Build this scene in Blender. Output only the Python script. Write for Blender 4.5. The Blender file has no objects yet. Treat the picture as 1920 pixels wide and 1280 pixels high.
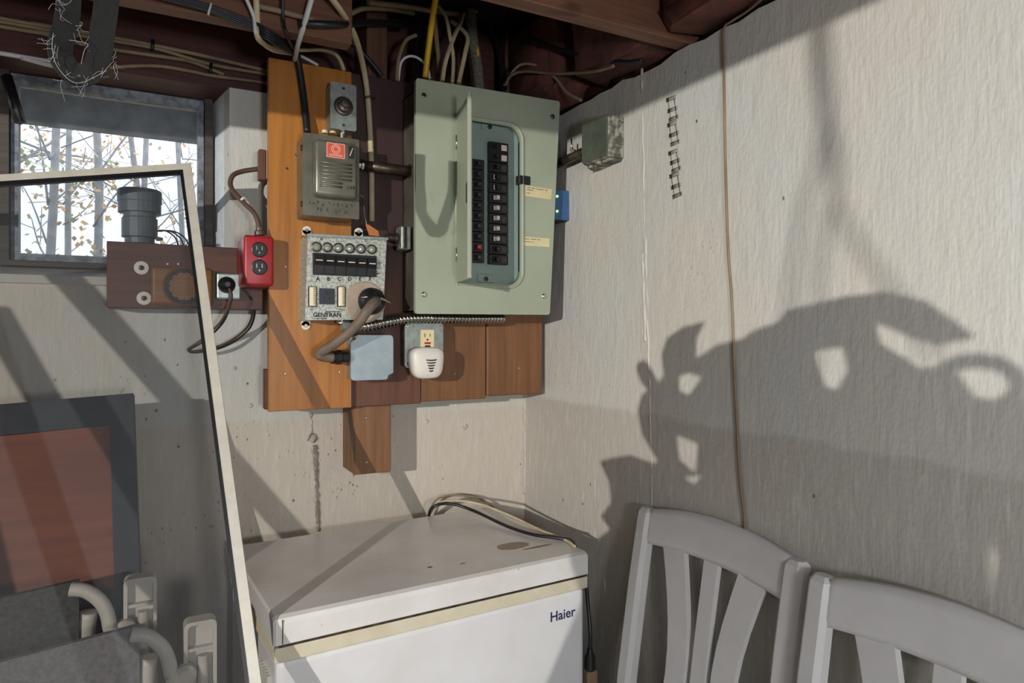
import bpy, bmesh, math, random
from mathutils import Vector, Matrix
from mathutils.geometry import tessellate_polygon
random.seed(7)
sc = bpy.context.scene
COL = sc.collection
R = math.radians

# ------------------------------------------------------------------ camera, world, lights, exposure
CAM_Z = 1.34
F_PX, HORIZON = 1280.0, 622.0
YAW = R(28.15)
cam_d = bpy.data.cameras.new('camera'); cam = bpy.data.objects.new('camera', cam_d); COL.objects.link(cam)
cam.location = (0, 0, CAM_Z); cam.rotation_euler = (R(90), 0, -YAW)
cam_d.sensor_width = 36; cam_d.lens = 36 * F_PX / 1920
cam_d.shift_y = (HORIZON - 640) / 1920
cam_d.clip_start = 0.02
sc.camera = cam

BULB = Vector((-2.7, -1.6, CAM_Z + 0.45))
LAMP_POWER = 550.0         # watts of the reflector work lamp
TUBE_POWER = 32.0          # emission of the fill tubes added behind the camera
GLOBE_POWER = 110.0        # glow of the fill globe added behind the camera
SKY_STRENGTH = 2.2
w = bpy.data.worlds.new('sky'); sc.world = w; w.use_nodes = True
bg = w.node_tree.nodes['Background']
bg.inputs[0].default_value = (0.84, 0.91, 1.0, 1); bg.inputs[1].default_value = SKY_STRENGTH
vs = sc.view_settings
vs.view_transform = 'Standard'; vs.look = 'None'; vs.gamma = 1.0; vs.use_curve_mapping = False
vs.exposure = 0.0
cy = sc.cycles; cy.max_bounces = 5; cy.diffuse_bounces = 3; cy.glossy_bounces = 2; cy.transmission_bounces = 2; cy.transparent_max_bounces = 8; cy.caustics_reflective = False; cy.caustics_refractive = False

# ------------------------------------------------------------------ pixel -> place helpers
FW = Vector((math.sin(YAW), math.cos(YAW), 0)); RT = Vector((math.cos(YAW), -math.sin(YAW), 0))
def ray(px, py):
    return FW + RT * ((px - 960) / F_PX) + Vector((0, 0, 1)) * ((HORIZON - py) / F_PX)
def W(px, py, Y):
    d = ray(px, py); return Vector((0, 0, CAM_Z)) + d * (Y / d.y)
def WX(px, py, X):
    d = ray(px, py); return Vector((0, 0, CAM_Z)) + d * (X / d.x)
YW, XW = 1.775, 0.992      # inner faces of the back wall and the right wall
WALL_TOP = 1.93

# ------------------------------------------------------------------ materials
def srgb(r, g, b):
    f = lambda c: (c / 255 / 12.92) if c / 255 <= 0.04045 else ((c / 255 + 0.055) / 1.055) ** 2.4
    return (f(r), f(g), f(b), 1)
def _new(name):
    m = bpy.data.materials.new(name); m.use_nodes = True
    nt = m.node_tree; b = nt.nodes['Principled BSDF']
    return m, nt, b
def _coords(nt, scale=(1, 1, 1)):
    tc = nt.nodes.new('ShaderNodeTexCoord'); mp = nt.nodes.new('ShaderNodeMapping')
    mp.inputs['Scale'].default_value = scale
    nt.links.new(tc.outputs['Object'], mp.inputs['Vector']); return mp.outputs[0]
def _noise(nt, vec, scale, detail=4, rough=0.6):
    n = nt.nodes.new('ShaderNodeTexNoise'); n.inputs['Scale'].default_value = scale
    n.inputs['Detail'].default_value = detail; n.inputs['Roughness'].default_value = rough
    nt.links.new(vec, n.inputs['Vector']); return n.outputs['Fac']
def _ramp(nt, fac, p0, p1, c0=(0, 0, 0, 1), c1=(1, 1, 1, 1)):
    r = nt.nodes.new('ShaderNodeValToRGB')
    r.color_ramp.elements[0].position = p0; r.color_ramp.elements[1].position = p1
    r.color_ramp.elements[0].color = c0; r.color_ramp.elements[1].color = c1
    nt.links.new(fac, r.inputs[0]); return r.outputs[0]
def _mapr(nt, val, a, b, t0=0.0, t1=1.0):
    n = nt.nodes.new('ShaderNodeMapRange'); n.inputs['From Min'].default_value = a; n.inputs['From Max'].default_value = b
    n.inputs['To Min'].default_value = t0; n.inputs['To Max'].default_value = t1
    nt.links.new(val, n.inputs['Value']); return n.outputs[0]
def _mix(nt, fac, a, b, mode='MIX'):
    n = nt.nodes.new('ShaderNodeMix'); n.data_type = 'RGBA'; n.blend_type = mode
    for sock, v in ((n.inputs[0], fac), (n.inputs[6], a), (n.inputs[7], b)):
        if hasattr(v, 'links'): nt.links.new(v, sock)
        else: sock.default_value = v
    return n.outputs[2]
def _bump(nt, b, height, strength, dist=0.002, normal=None):
    n = nt.nodes.new('ShaderNodeBump'); n.inputs['Strength'].default_value = strength
    n.inputs['Distance'].default_value = dist
    nt.links.new(height, n.inputs['Height'])
    if normal is not None: nt.links.new(normal, n.inputs['Normal'])
    nt.links.new(n.outputs[0], b.inputs['Normal']); return n.outputs[0]
def pmat(name, c1, c2=None, scale=20, rough=0.5, metal=0.0, bump=0.0, bscale=120, stretch=(1, 1, 1), p=(0.35, 0.65), spec=0.5):
    m, nt, b = _new(name)
    b.inputs['Roughness'].default_value = rough; b.inputs['Metallic'].default_value = metal
    b.inputs['Specular IOR Level'].default_value = spec
    if c2 is None: b.inputs['Base Color'].default_value = c1
    if c2 is not None or bump:
        v = _coords(nt, stretch)
    if c2 is not None:
        f = _ramp(nt, _noise(nt, v, scale), p[0], p[1])
        nt.links.new(_mix(nt, f, c1, c2), b.inputs['Base Color'])
    if bump:
        _bump(nt, b, _noise(nt, v, bscale, 3), bump)
    return m
def wood(name, c1, c2, axis='z', scale=1.0, rough=0.55, dark=None, dark_z=None, knots=True):
    """grain runs along axis; dark = an old stain that covers the wood above local height dark_z"""
    m, nt, b = _new(name); b.inputs['Roughness'].default_value = rough
    s = {'x': (1.2, 22, 22), 'y': (22, 1.2, 22), 'z': (22, 22, 1.2)}[axis]
    v = _coords(nt, tuple(k * scale for k in s))
    g = _noise(nt, v, 3.0, 6, 0.65)
    col = _mix(nt, _ramp(nt, g, 0.3, 0.7), c1, c2)
    v2 = _coords(nt, tuple(k * scale * 0.35 for k in s))
    col = _mix(nt, _ramp(nt, _noise(nt, v2, 2.0, 2), 0.35, 0.75), col, _mix(nt, 0.5, c1, c2), 'MULTIPLY') if False else col
    if knots:
        v3 = _coords(nt, (9, 9, 4) if axis == 'z' else (4, 9, 9))
        k = _ramp(nt, _noise(nt, v3, 1.4, 2), 0.68, 0.76)
        col = _mix(nt, k, col, tuple(c * 0.35 for c in c1[:3]) + (1,))
    if dark is not None:
        tc = nt.nodes.new('ShaderNodeTexCoord'); sx = nt.nodes.new('ShaderNodeSeparateXYZ')
        nt.links.new(tc.outputs['Object'], sx.inputs[0])
        ad = nt.nodes.new('ShaderNodeMath'); ad.operation = 'MULTIPLY_ADD'
        nt.links.new(_noise(nt, _coords(nt, (8, 8, 3)), 2.0, 5), ad.inputs[0]); ad.inputs[1].default_value = 0.35
        nt.links.new(sx.outputs[2], ad.inputs[2])
        k = _mapr(nt, ad.outputs[0], dark_z + 0.11, dark_z + 0.27)
        col = _mix(nt, k, col, dark)
    nt.links.new(col, b.inputs['Base Color'])
    _bump(nt, b, g, 0.25, 0.002)
    return m
def wall_mat(name, base, low, low_z, cool):
    m, nt, b = _new(name); b.inputs['Roughness'].default_value = 0.6; b.inputs['Specular IOR Level'].default_value = 0.4
    tc = nt.nodes.new('ShaderNodeTexCoord'); P = tc.outputs['Object']
    n1 = _noise(nt, _coords(nt, (1, 1, 0.6)), 2.6, 2)
    col = _mix(nt, _ramp(nt, n1, 0.36, 0.64), base, cool)
    # older, dirtier pour below the form line
    sx = nt.nodes.new('ShaderNodeSeparateXYZ'); nt.links.new(P, sx.inputs[0])
    ad = nt.nodes.new('ShaderNodeMath'); ad.operation = 'MULTIPLY_ADD'
    nt.links.new(_noise(nt, _coords(nt), 9, 3), ad.inputs[0]); ad.inputs[1].default_value = 0.03; nt.links.new(sx.outputs[2], ad.inputs[2])
    k = _mapr(nt, ad.outputs[0], low_z + 0.008, low_z + 0.02, 1, 0)
    col = _mix(nt, k, col, low)
    # brush streaks and blotches
    st = _noise(nt, _coords(nt, (55, 55, 7)), 2.0, 3, 0.7)
    col = _mix(nt, _ramp(nt, st, 0.52, 0.80), col, tuple(min(1, c * 1.08) for c in base[:3]) + (1,))
    col = _mix(nt, _ramp(nt, st, 0.24, 0.42, (1, 1, 1, 1), (0, 0, 0, 1)), col, tuple(c * 0.92 for c in base[:3]) + (1,))
    # small pits and chips where the paint has gone
    vo = nt.nodes.new('ShaderNodeTexVoronoi'); vo.inputs['Scale'].default_value = 24
    nt.links.new(_coords(nt, (1, 1, 0.75)), vo.inputs['Vector'])
    lo = _ramp(nt, n1, 0.46, 0.56)
    pit = _mix(nt, 1.0, _ramp(nt, vo.outputs['Distance'], 0.035, 0.085, (1, 1, 1, 1), (0, 0, 0, 1)), lo, 'MULTIPLY')
    vo2 = nt.nodes.new('ShaderNodeTexVoronoi'); vo2.inputs['Scale'].default_value = 80
    nt.links.new(_coords(nt, (1, 1, 0.6)), vo2.inputs['Vector'])
    lo2 = _ramp(nt, _noise(nt, _coords(nt), 2.4, 2), 0.63, 0.72)
    pit2 = _mix(nt, 1.0, _ramp(nt, vo2.outputs['Distance'], 0.06, 0.2, (1, 1, 1, 1), (0, 0, 0, 1)), lo2, 'MULTIPLY')
    pits = _mix(nt, 1.0, pit, pit2, 'ADD')
    col = _mix(nt, pits, col, srgb(98, 92, 82))
    nt.links.new(col, b.inputs['Base Color'])
    # relief: brushed mortar skin, lumps, pits
    def madd(x, k, y):
        n = nt.nodes.new('ShaderNodeMath'); n.operation = 'MULTIPLY_ADD'; nt.links.new(x, n.inputs[0]); n.inputs[1].default_value = k
        if y is None: n.inputs[2].default_value = 0
        else: nt.links.new(y, n.inputs[2])
        return n.outputs[0]
    lump = _noise(nt, _coords(nt, (1, 1, 0.6)), 26, 3, 0.7)
    h = madd(st, 0.4, madd(lump, 1.1, madd(pits, -0.7, None)))
    _bump(nt, b, h, 0.45, 0.006)
    return m

M = {}
M['wall'] = wall_mat('painted_concrete', srgb(203, 199, 190), srgb(186, 181, 172), 1.155, srgb(199, 201, 199))
M['wall_b'] = wall_mat('painted_concrete_back', srgb(208, 200, 186), srgb(202, 193, 180), 1.12, srgb(200, 203, 198))
M['wall_plain'] = pmat('painted_wall', srgb(208, 204, 196), srgb(196, 192, 186), 3, 0.7, bump=0.3, bscale=30)
M['daylit_white'] = pmat('daylit_white', srgb(232, 238, 244), srgb(214, 222, 230), 30, 0.7, bump=0.6, bscale=60)  # white reveal paint, brightened and blued to carry the window's daylight
M['mortar'] = pmat('mortar', srgb(206, 202, 192), srgb(168, 162, 150), 60, 0.8, bump=0.8, bscale=90)
M['floor'] = pmat('concrete_floor', srgb(150, 146, 140), srgb(118, 114, 108), 4, 0.7, bump=0.3)
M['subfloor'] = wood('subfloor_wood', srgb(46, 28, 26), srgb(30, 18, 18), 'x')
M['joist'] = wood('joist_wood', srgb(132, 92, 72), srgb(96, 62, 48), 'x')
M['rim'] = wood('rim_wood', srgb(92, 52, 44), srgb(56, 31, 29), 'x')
M['stud'] = wood('stud_wood', srgb(110, 78, 56), srgb(76, 48, 38), 'z')
M['pine'] = wood('varnished_pine', srgb(186, 124, 56), srgb(152, 94, 38), 'z', 0.6, 0.38, knots=False)
M['plank'] = wood('brown_plank', srgb(136, 94, 60), srgb(100, 66, 42), 'z', 0.8, 0.5)
M['plank_red'] = wood('red_brown_plank', srgb(114, 74, 54), srgb(86, 52, 40), 'z', 0.8, 0.5, dark=srgb(62, 42, 40), dark_z=0.30)
M['post'] = wood('post_wood', srgb(142, 102, 68), srgb(106, 72, 46), 'z', 0.8)
M['shelf_wood'] = wood('stained_board', srgb(104, 60, 38), srgb(72, 40, 28), 'x', 0.8, 0.45, knots=False)
M['frame_wood'] = wood('window_wood', srgb(84, 74, 64), srgb(52, 46, 42), 'x', knots=False)
M['sash'] = pmat('sash_paint', srgb(150, 160, 172), srgb(92, 96, 100), 40, 0.6, bump=0.3)
M['cover'] = pmat('panel_enamel', srgb(166, 174, 154), srgb(158, 166, 146), 6, 0.36, bump=0.03)
M['cover_in'] = pmat('panel_teal', srgb(138, 157, 149), srgb(130, 149, 141), 8, 0.4)
M['panel_box'] = pmat('panel_box_metal', srgb(116, 112, 100), srgb(88, 82, 72), 14, 0.5, 0.4)
M['black'] = pmat('black_plastic', srgb(26, 26, 28), rough=0.4)
M['black2'] = pmat('breaker_plastic', srgb(26, 26, 28), srgb(18, 18, 20), 60, 0.42)
M['white_pl'] = pmat('white_plastic', srgb(226, 222, 212), rough=0.4)
M['ivory'] = pmat('ivory_plastic', srgb(232, 216, 170), rough=0.4)
M['red_handle'] = pmat('red_handle', srgb(190, 40, 36), rough=0.4)
M['galv'] = pmat('galvanised_steel', srgb(176, 184, 180), srgb(150, 158, 154), 60, 0.45, 0.75, bump=0.05)
M['galv_blue'] = pmat('galvanised_plate', srgb(172, 186, 192), srgb(160, 174, 182), 30, 0.42, 0.55)
M['chrome'] = pmat('bright_steel', srgb(206, 204, 196), rough=0.22, metal=1.0)
M['dark_steel'] = pmat('tarnished_steel', srgb(110, 100, 86), srgb(70, 60, 50), 40, 0.4, 0.8)
M['switch_grey'] = pmat('grey_enamel', srgb(126, 124, 112), srgb(104, 102, 90), 18, 0.34, 0.35, bump=0.05)
M['red_box'] = pmat('red_enamel', srgb(164, 36, 44), srgb(148, 28, 36), 14, 0.4)
M['red_label'] = pmat('red_label', srgb(214, 92, 70), rough=0.5)
M['label_white'] = pmat('label_line', srgb(236, 214, 200), rough=0.5)
M['spackle'] = pmat('speckled_enamel', srgb(196, 200, 190), srgb(150, 152, 144), 160, 0.4, 0.3, p=(0.45, 0.6))
M['ink'] = pmat('ink', srgb(34, 34, 36), rough=0.6)
M['navy_ink'] = pmat('navy_ink', srgb(36, 40, 84), rough=0.5)
M['meter'] = pmat('meter_face', srgb(232, 218, 184), rough=0.3)
M['lens'] = pmat('lamp_lens', srgb(140, 148, 136), rough=0.12, spec=0.8)
M['socket_blue'] = pmat('dark_socket', srgb(44, 46, 58), rough=0.4)
M['disc'] = pmat('beige_metal_disc', srgb(182, 164, 146), srgb(170, 152, 134), 30, 0.4, 0.2)
M['cord_grey'] = pmat('grey_rubber', srgb(122, 106, 92), srgb(104, 90, 78), 30, 0.6)
M['cream'] = pmat('cream_sheath', srgb(206, 192, 158), srgb(180, 164, 130), 20, 0.5)
M['cream_old'] = pmat('old_sheath', srgb(150, 132, 104), srgb(118, 100, 78), 12, 0.6)
M['white_cab'] = pmat('white_sheath', srgb(214, 214, 214), rough=0.45)
M['yellow'] = pmat('yellow_sheath', srgb(224, 186, 34), srgb(206, 166, 24), 30, 0.45)
M['black_cab'] = pmat('black_sheath', srgb(30, 31, 36), rough=0.4)
M['brown_cab'] = pmat('brown_sheath', srgb(92, 70, 56), rough=0.5)
M['tan_wire'] = pmat('tan_wire', srgb(150, 128, 98), srgb(104, 78, 60), 3, 0.5)
M['conduit_old'] = pmat('fabric_cable', srgb(122, 118, 106), srgb(88, 84, 76), 160, 0.8, bump=0.5, bscale=300)
M['pvc_grey'] = pmat('grey_pvc', srgb(104, 116, 126), srgb(92, 104, 114), 20, 0.4)
M['timer'] = wood('timer_woodgrain', srgb(140, 96, 54), srgb(116, 76, 42), 'x', 1.2, 0.45, knots=False)
M['freezer'] = pmat('freezer_white', srgb(226, 226, 228), srgb(218, 217, 216), 5, 0.28)
M['freezer_side'] = pmat('freezer_side', srgb(206, 204, 198), srgb(186, 182, 174), 8, 0.4)
M['gasket'] = pmat('cream_gasket', srgb(218, 210, 188), srgb(206, 196, 170), 14, 0.55)
M['chair'] = pmat('white_painted_wood', srgb(222, 220, 218), srgb(214, 212, 210), 10, 0.4, bump=0.04)
M['alu'] = pmat('white_aluminium', srgb(206, 202, 190), srgb(194, 190, 178), 30, 0.4, 0.1)
M['navy'] = pmat('navy_frame', srgb(44, 48, 58), srgb(32, 36, 46), 30, 0.6)
M['orange_art'] = wood('orange_panel', srgb(136, 76, 48), srgb(106, 52, 36), 'x', 0.4, 0.6, knots=False)
M['grey_fab'] = pmat('grey_fabric', srgb(132, 128, 130), srgb(112, 108, 110), 120, 0.9, bump=0.3)
M['dark_fab'] = pmat('dark_fabric', srgb(84, 82, 80), srgb(66, 64, 62), 120, 0.9, bump=0.3)
M['resin'] = pmat('white_resin', srgb(206, 200, 190), srgb(196, 190, 180), 20, 0.38)
M['strap'] = pmat('black_webbing', srgb(20, 20, 21), srgb(12, 12, 12), 90, 0.85, bump=0.5)
M['cobweb'] = pmat('cobweb', srgb(160, 160, 164), rough=1.0)
M['stain'] = pmat('dark_mark', srgb(122, 117, 110), srgb(158, 153, 145), 60, 0.8, p=(0.35, 0.7))
M['crack'] = pmat('crack_grime', srgb(128, 118, 104), srgb(158, 148, 134), 50, 0.9)
M['weather'] = pmat('weathered_box', srgb(98, 104, 92), srgb(80, 86, 76), 30, 0.45, 0.2, bump=0.2)
M['splatter'] = pmat('mortar_splatter', srgb(160, 156, 144), srgb(86, 86, 76), 60, 0.8, bump=0.9, bscale=70, p=(0.4, 0.55))
M['blue_dev'] = pmat('blue_enamel', srgb(60, 100, 148), srgb(52, 90, 136), 40, 0.35)
M['sticker'] = pmat('cream_sticker', srgb(222, 210, 168), srgb(210, 196, 152), 20, 0.6)
M['tag'] = pmat('orange_tag', srgb(186, 116, 60), rough=0.7)
M['bark'] = pmat('bark', srgb(176, 176, 182), srgb(142, 142, 148), 12, 0.9)  # paled so the colour carries the washed-out daylight on the trees
M['leaf_o'] = pmat('orange_leaf', srgb(226, 188, 128), rough=0.7)  # both leaf colours paled for the same bright daylight
M['leaf_g'] = pmat('green_leaf', srgb(168, 180, 128), rough=0.7)
M['ground'] = pmat('leafy_ground', srgb(150, 132, 96), srgb(120, 104, 76), 5, 0.9)
M['deck'] = pmat('grey_deck_wood', srgb(92, 86, 82), srgb(66, 62, 60), 16, 0.8)
M['cutout'] = pmat('cutout', srgb(150, 140, 120), srgb(128, 118, 100), 30, 0.9)
M['card'] = pmat('cardboard', srgb(160, 124, 88), srgb(146, 112, 78), 12, 0.85)
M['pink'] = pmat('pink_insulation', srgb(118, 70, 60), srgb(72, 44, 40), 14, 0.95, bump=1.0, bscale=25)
def emit(name, col, s):
    m, nt, b = _new(name); b.inputs['Emission Color'].default_value = col; b.inputs['Emission Strength'].default_value = s
    b.inputs['Base Color'].default_value = col; return m
M['bulb'] = emit('bulb_glow', (1.0, 0.95, 0.87, 1), 40.0)
M['tube'] = emit('tube_glow', (0.84, 0.92, 1.0, 1), TUBE_POWER)
M['globe'] = emit('globe_glow', (0.94, 0.96, 1.0, 1), GLOBE_POWER)
M['led'] = emit('green_led', (0.35, 1.0, 0.25, 1), 3.0)
def mesh_mat(name, col, opacity, dirt=False):
    m, nt, b = _new(name); out = nt.nodes['Material Output']
    b.inputs['Base Color'].default_value = col; b.inputs['Roughness'].default_value = 0.8
    tr = nt.nodes.new('ShaderNodeBsdfTransparent'); mx = nt.nodes.new('ShaderNodeMixShader')
    if dirt:
        n = _noise(nt, _coords(nt, (3, 3, 3)), 3.0, 6, 0.7)
        mr = nt.nodes.new('ShaderNodeMapRange'); mr.inputs['From Min'].default_value = 0.3; mr.inputs['From Max'].default_value = 0.75
        mr.inputs['To Min'].default_value = opacity * 0.5; mr.inputs['To Max'].default_value = opacity * 2.2
        nt.links.new(n, mr.inputs['Value']); nt.links.new(mr.outputs[0], mx.inputs[0])
        tl = nt.nodes.new('ShaderNodeBsdfTranslucent'); tl.inputs[0].default_value = col
        ms = nt.nodes.new('ShaderNodeMixShader'); ms.inputs[0].default_value = 0.7
        nt.links.new(b.outputs[0], ms.inputs[1]); nt.links.new(tl.outputs[0], ms.inputs[2])
        src = ms.outputs[0]
    else:
        mx.inputs[0].default_value = opacity; src = b.outputs[0]
    nt.links.new(tr.outputs[0], mx.inputs[1]); nt.links.new(src, mx.inputs[2])
    nt.links.new(mx.outputs[0], out.inputs['Surface'])
    return m
M['screen'] = mesh_mat('insect_mesh', srgb(62, 66, 70), 0.36)
M['glass'] = mesh_mat('dusty_glass', (0.62, 0.76, 0.95, 1), 0.10, True)

# ------------------------------------------------------------------ mesh builder
class MB:
    def __init__(s): s.v = []; s.f = []; s.sm = []
    def add(s, vs, fs, smooth=False):
        o = len(s.v); s.v += [Vector(p) for p in vs]
        for f in fs: s.f.append([i + o for i in f]); s.sm.append(smooth)
        return s
    def bm(s, bm, smooth=False):
        bm.verts.index_update()
        s.add([v.co.copy() for v in bm.verts], [[v.index for v in f.verts] for f in bm.faces], smooth); bm.free(); return s
    def box(s, a, b, bev=0.0, seg=2, rot=None, smooth=False):
        a, b = Vector(a), Vector(b); c = (a + b) / 2; d = b - a
        bm = bmesh.new(); bmesh.ops.create_cube(bm, size=1)
        for v in bm.verts: v.co = Vector((v.co.x * abs(d.x), v.co.y * abs(d.y), v.co.z * abs(d.z)))
        if bev: bmesh.ops.bevel(bm, geom=list(bm.edges), offset=bev, segments=seg, affect='EDGES', profile=0.5)
        for v in bm.verts: v.co = (rot @ v.co if rot is not None else v.co) + c
        return s.bm(bm, smooth)
    def prism(s, loops, fn, w0, w1, smooth=False):
        """loops of 2D points (first outer, then holes); fn(u, v, w) -> 3D"""
        pts = [p for l in loops for p in l]; n = len(pts)
        tris = tessellate_polygon([[Vector((p[0], p[1], 0)) for p in l] for l in loops])
        s.add([fn(p[0], p[1], w0) for p in pts] + [fn(p[0], p[1], w1) for p in pts],
              [list(t) for t in tris] + [[i + n for i in reversed(t)] for t in tris])
        vs, fs, k = [], [], 0
        for l in loops:
            m = len(l); o = len(vs)
            vs += [fn(p[0], p[1], w0) for p in l] + [fn(p[0], p[1], w1) for p in l]
            fs += [[o + i, o + (i + 1) % m, o + m + (i + 1) % m, o + m + i] for i in range(m)]
        return s.add(vs, fs, smooth)
    def tube(s, pts, r, seg=8, res=6, flat=None, caps=True, closed=False):
        P = smooth_path([Vector(p) for p in pts], res, closed) if res > 1 and len(pts) > 2 else [Vector(p) for p in pts]
        n = len(P); rs = r if callable(r) else (lambda t: r)
        t0 = (P[1] - P[0]).normalized(); up = Vector((0, 0, 1)) if abs(t0.z) < 0.9 else Vector((1, 0, 0))
        nrm = (up - t0 * up.dot(t0)).normalized()
        vs = []
        for i in range(n):
            if closed: t = (P[(i + 1) % n] - P[i - 1]).normalized()
            else: t = (P[min(i + 1, n - 1)] - P[max(i - 1, 0)]).normalized()
            nrm = nrm - t * nrm.dot(t)
            if nrm.length < 1e-6: nrm = t.orthogonal()
            nrm.normalize(); b = t.cross(nrm); rr = rs(i / max(1, n - 1))
            for k in range(seg):
                a = 2 * math.pi * k / seg
                vs.append(P[i] + nrm * (math.cos(a) * rr * (flat or 1)) + b * (math.sin(a) * rr))
        m = n if closed else n - 1
        fs = [[i * seg + k, i * seg + (k + 1) % seg, ((i + 1) % n) * seg + (k + 1) % seg, ((i + 1) % n) * seg + k] for i in range(m) for k in range(seg)]
        s.add(vs, fs, True)
        if caps and not closed:
            s.f.append([len(s.v) - len(vs) + k for k in reversed(range(seg))]); s.sm.append(False)
            s.f.append([len(s.v) - seg + k for k in range(seg)]); s.sm.append(False)
        return s
    def lathe(s, prof, c, axis=(0, 0, 1), seg=20, caps=True):
        """prof: list of (radius, distance along axis)"""
        ax = Vector(axis).normalized(); u = ax.orthogonal().normalized(); v = ax.cross(u); c = Vector(c)
        vs = []; n = len(prof)
        for (r, h) in prof:
            for k in range(seg):
                a = 2 * math.pi * k / seg
                vs.append(c + ax * h + (u * math.cos(a) + v * math.sin(a)) * max(r, 1e-5))
        fs = [[i * seg + k, i * seg + (k + 1) % seg, (i + 1) * seg + (k + 1) % seg, (i + 1) * seg + k] for i in range(n - 1) for k in range(seg)]
        if caps: fs.append(list(reversed(range(seg)))); fs.append([(n - 1) * seg + k for k in range(seg)])
        return s.add(vs, fs, False)
    def build(s, name, mat, parent=None, local=False, shift=None):
        me = bpy.data.meshes.new(name)
        o = bpy.data.objects.new(name, me); COL.objects.link(o)
        if parent is not None:
            off = Vector((0, 0, 0)) if parent.get('_local') or local else Vector(parent.get('_off', (0, 0, 0)))
            o.parent = parent; o['_off'] = tuple(off)
            if parent.get('_local'): o['_local'] = 1
        elif local: off = Vector((0, 0, 0))
        else:
            xs = [v.x for v in s.v]; ys = [v.y for v in s.v]; zs = [v.z for v in s.v]
            off = Vector(((min(xs) + max(xs)) / 2, (min(ys) + max(ys)) / 2, min(zs)))
            o.location = off; o['_off'] = tuple(off)
        me.from_pydata([tuple(v - off) for v in s.v], [], s.f)
        me.polygons.foreach_set('use_smooth', s.sm)
        b = bmesh.new(); b.from_mesh(me); bmesh.ops.recalc_face_normals(b, faces=b.faces); b.to_mesh(b and me); b.free()
        me.materials.append(M[mat] if isinstance(mat, str) else mat)
        me.update(); return o
def smooth_path(P, res, closed=False):
    out = []; n = len(P); rng = range(n) if closed else range(n - 1)
    for i in rng:
        if closed: p0, p1, p2, p3 = P[i - 1], P[i], P[(i + 1) % n], P[(i + 2) % n]
        else: p0, p1, p2, p3 = P[max(i - 1, 0)], P[i], P[i + 1], P[min(i + 2, n - 1)]
        for k in range(res):
            t = k / res
            out.append(0.5 * ((2 * p1) + (p2 - p0) * t + (2 * p0 - 5 * p1 + 4 * p2 - p3) * t * t + (3 * p1 - p0 - 3 * p2 + p3) * t ** 3))
    if not closed: out.append(P[-1])
    return out
def thing(name, label, cat, loc=(0, 0, 0), rotz=0.0, group=None, local=False):
    o = bpy.data.objects.new(name, None); COL.objects.link(o); o.empty_display_size = 0.05
    o.location = loc; o.rotation_euler = (0, 0, rotz); o['label'] = label; o['category'] = cat
    if group: o['group'] = group
    o['_off'] = tuple(loc)
    if local: o['_local'] = 1
    return o
def tag(o, label, cat, group=None):
    o['label'] = label; o['category'] = cat
    if group: o['group'] = group
    return o
def struct(o, label=None):
    o['kind'] = 'structure'
    if label: o['label'] = label
    return o
def copy_tree(o, parent=None):
    c = o.copy(); COL.objects.link(c); c.parent = parent
    for ch in list(o.children): copy_tree(ch, c)
    return c
def rrect(x0, x1, z0, z1, r, n=5, corners=(1, 1, 1, 1)):
    out = []
    for i, (cx, cz, a0) in enumerate(((x1 - r, z1 - r, 0), (x0 + r, z1 - r, 90), (x0 + r, z0 + r, 180), (x1 - r, z0 + r, 270))):
        if corners[i]:
            out += [(cx + r * math.cos(R(a0 + 90 * k / n)), cz + r * math.sin(R(a0 + 90 * k / n))) for k in range(n + 1)]
        else: out.append((x1 if i in (0, 3) else x0, z1 if i < 2 else z0))
    return out
XZ = lambda u, v, w: Vector((u, w, v))        # a plate parallel to the back wall
YZ = lambda u, v, w: Vector((w, u, v))        # a plate parallel to the right wall
XY = lambda u, v, w: Vector((u, v, w))
def text(body, name, mat, parent, loc, size, rotz=0.0, extrude=0.0003, sx=1.0, normal='-Y', align='CENTER', bold=0.0, roty=0.0):
    cu = bpy.data.curves.new(name, 'FONT'); cu.body = body; cu.size = size; cu.extrude = extrude; cu.align_x = align; cu.align_y = 'CENTER'; cu.offset = bold; cu.resolution_u = 3
    ob = bpy.data.objects.new(name, cu); me = bpy.data.meshes.new_from_object(ob)
    bpy.data.objects.remove(ob); bpy.data.curves.remove(cu)
    me.name = name; me.materials.append(M[mat])
    m = Matrix.Rotation(R(90), 4, 'X')
    if roty: m = Matrix.Rotation(roty, 4, 'Y') @ m
    if rotz: m = Matrix.Rotation(rotz, 4, 'Z') @ m
    m = m @ Matrix.Diagonal((sx, 1, 1, 1))
    off = Vector((0, 0, 0)) if parent.get('_local') else Vector(parent.get('_off', (0, 0, 0)))
    me.transform(Matrix.Translation(Vector(loc) - off) @ m)
    o = bpy.data.objects.new(name, me); COL.objects.link(o); o.parent = parent; return o
def screw(parent, c, r=0.005, axis=(0, -1, 0), mat='chrome', name='screw'):
    c = Vector(c); ax = Vector(axis)
    b = MB().lathe([(r, 0), (r, 0.0012), (r * 0.7, 0.0022)], c, axis, 12)
    o = b.build(name, mat, parent); return o

# ================================================================== THE ROOM
X0, Y0 = -4.2, -3.4
struct(MB().box((X0 - .2, Y0 - .2, -.1), (XW + .25, YW + .25, 0)).build('floor', 'floor'), 'grey concrete basement floor')
# back wall with the notch of the window: outline in X/Z
SX0, SX1, SILL = -0.76, 0.176, CAM_Z + 0.118
wb = MB()
wb.prism([[(X0 - .2, 0), (XW + .25, 0), (XW + .25, WALL_TOP), (SX1, WALL_TOP), (SX1, SILL), (SX0, SILL), (SX0, WALL_TOP), (X0 - .2, WALL_TOP)]], XZ, YW, YW + .25)
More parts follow.
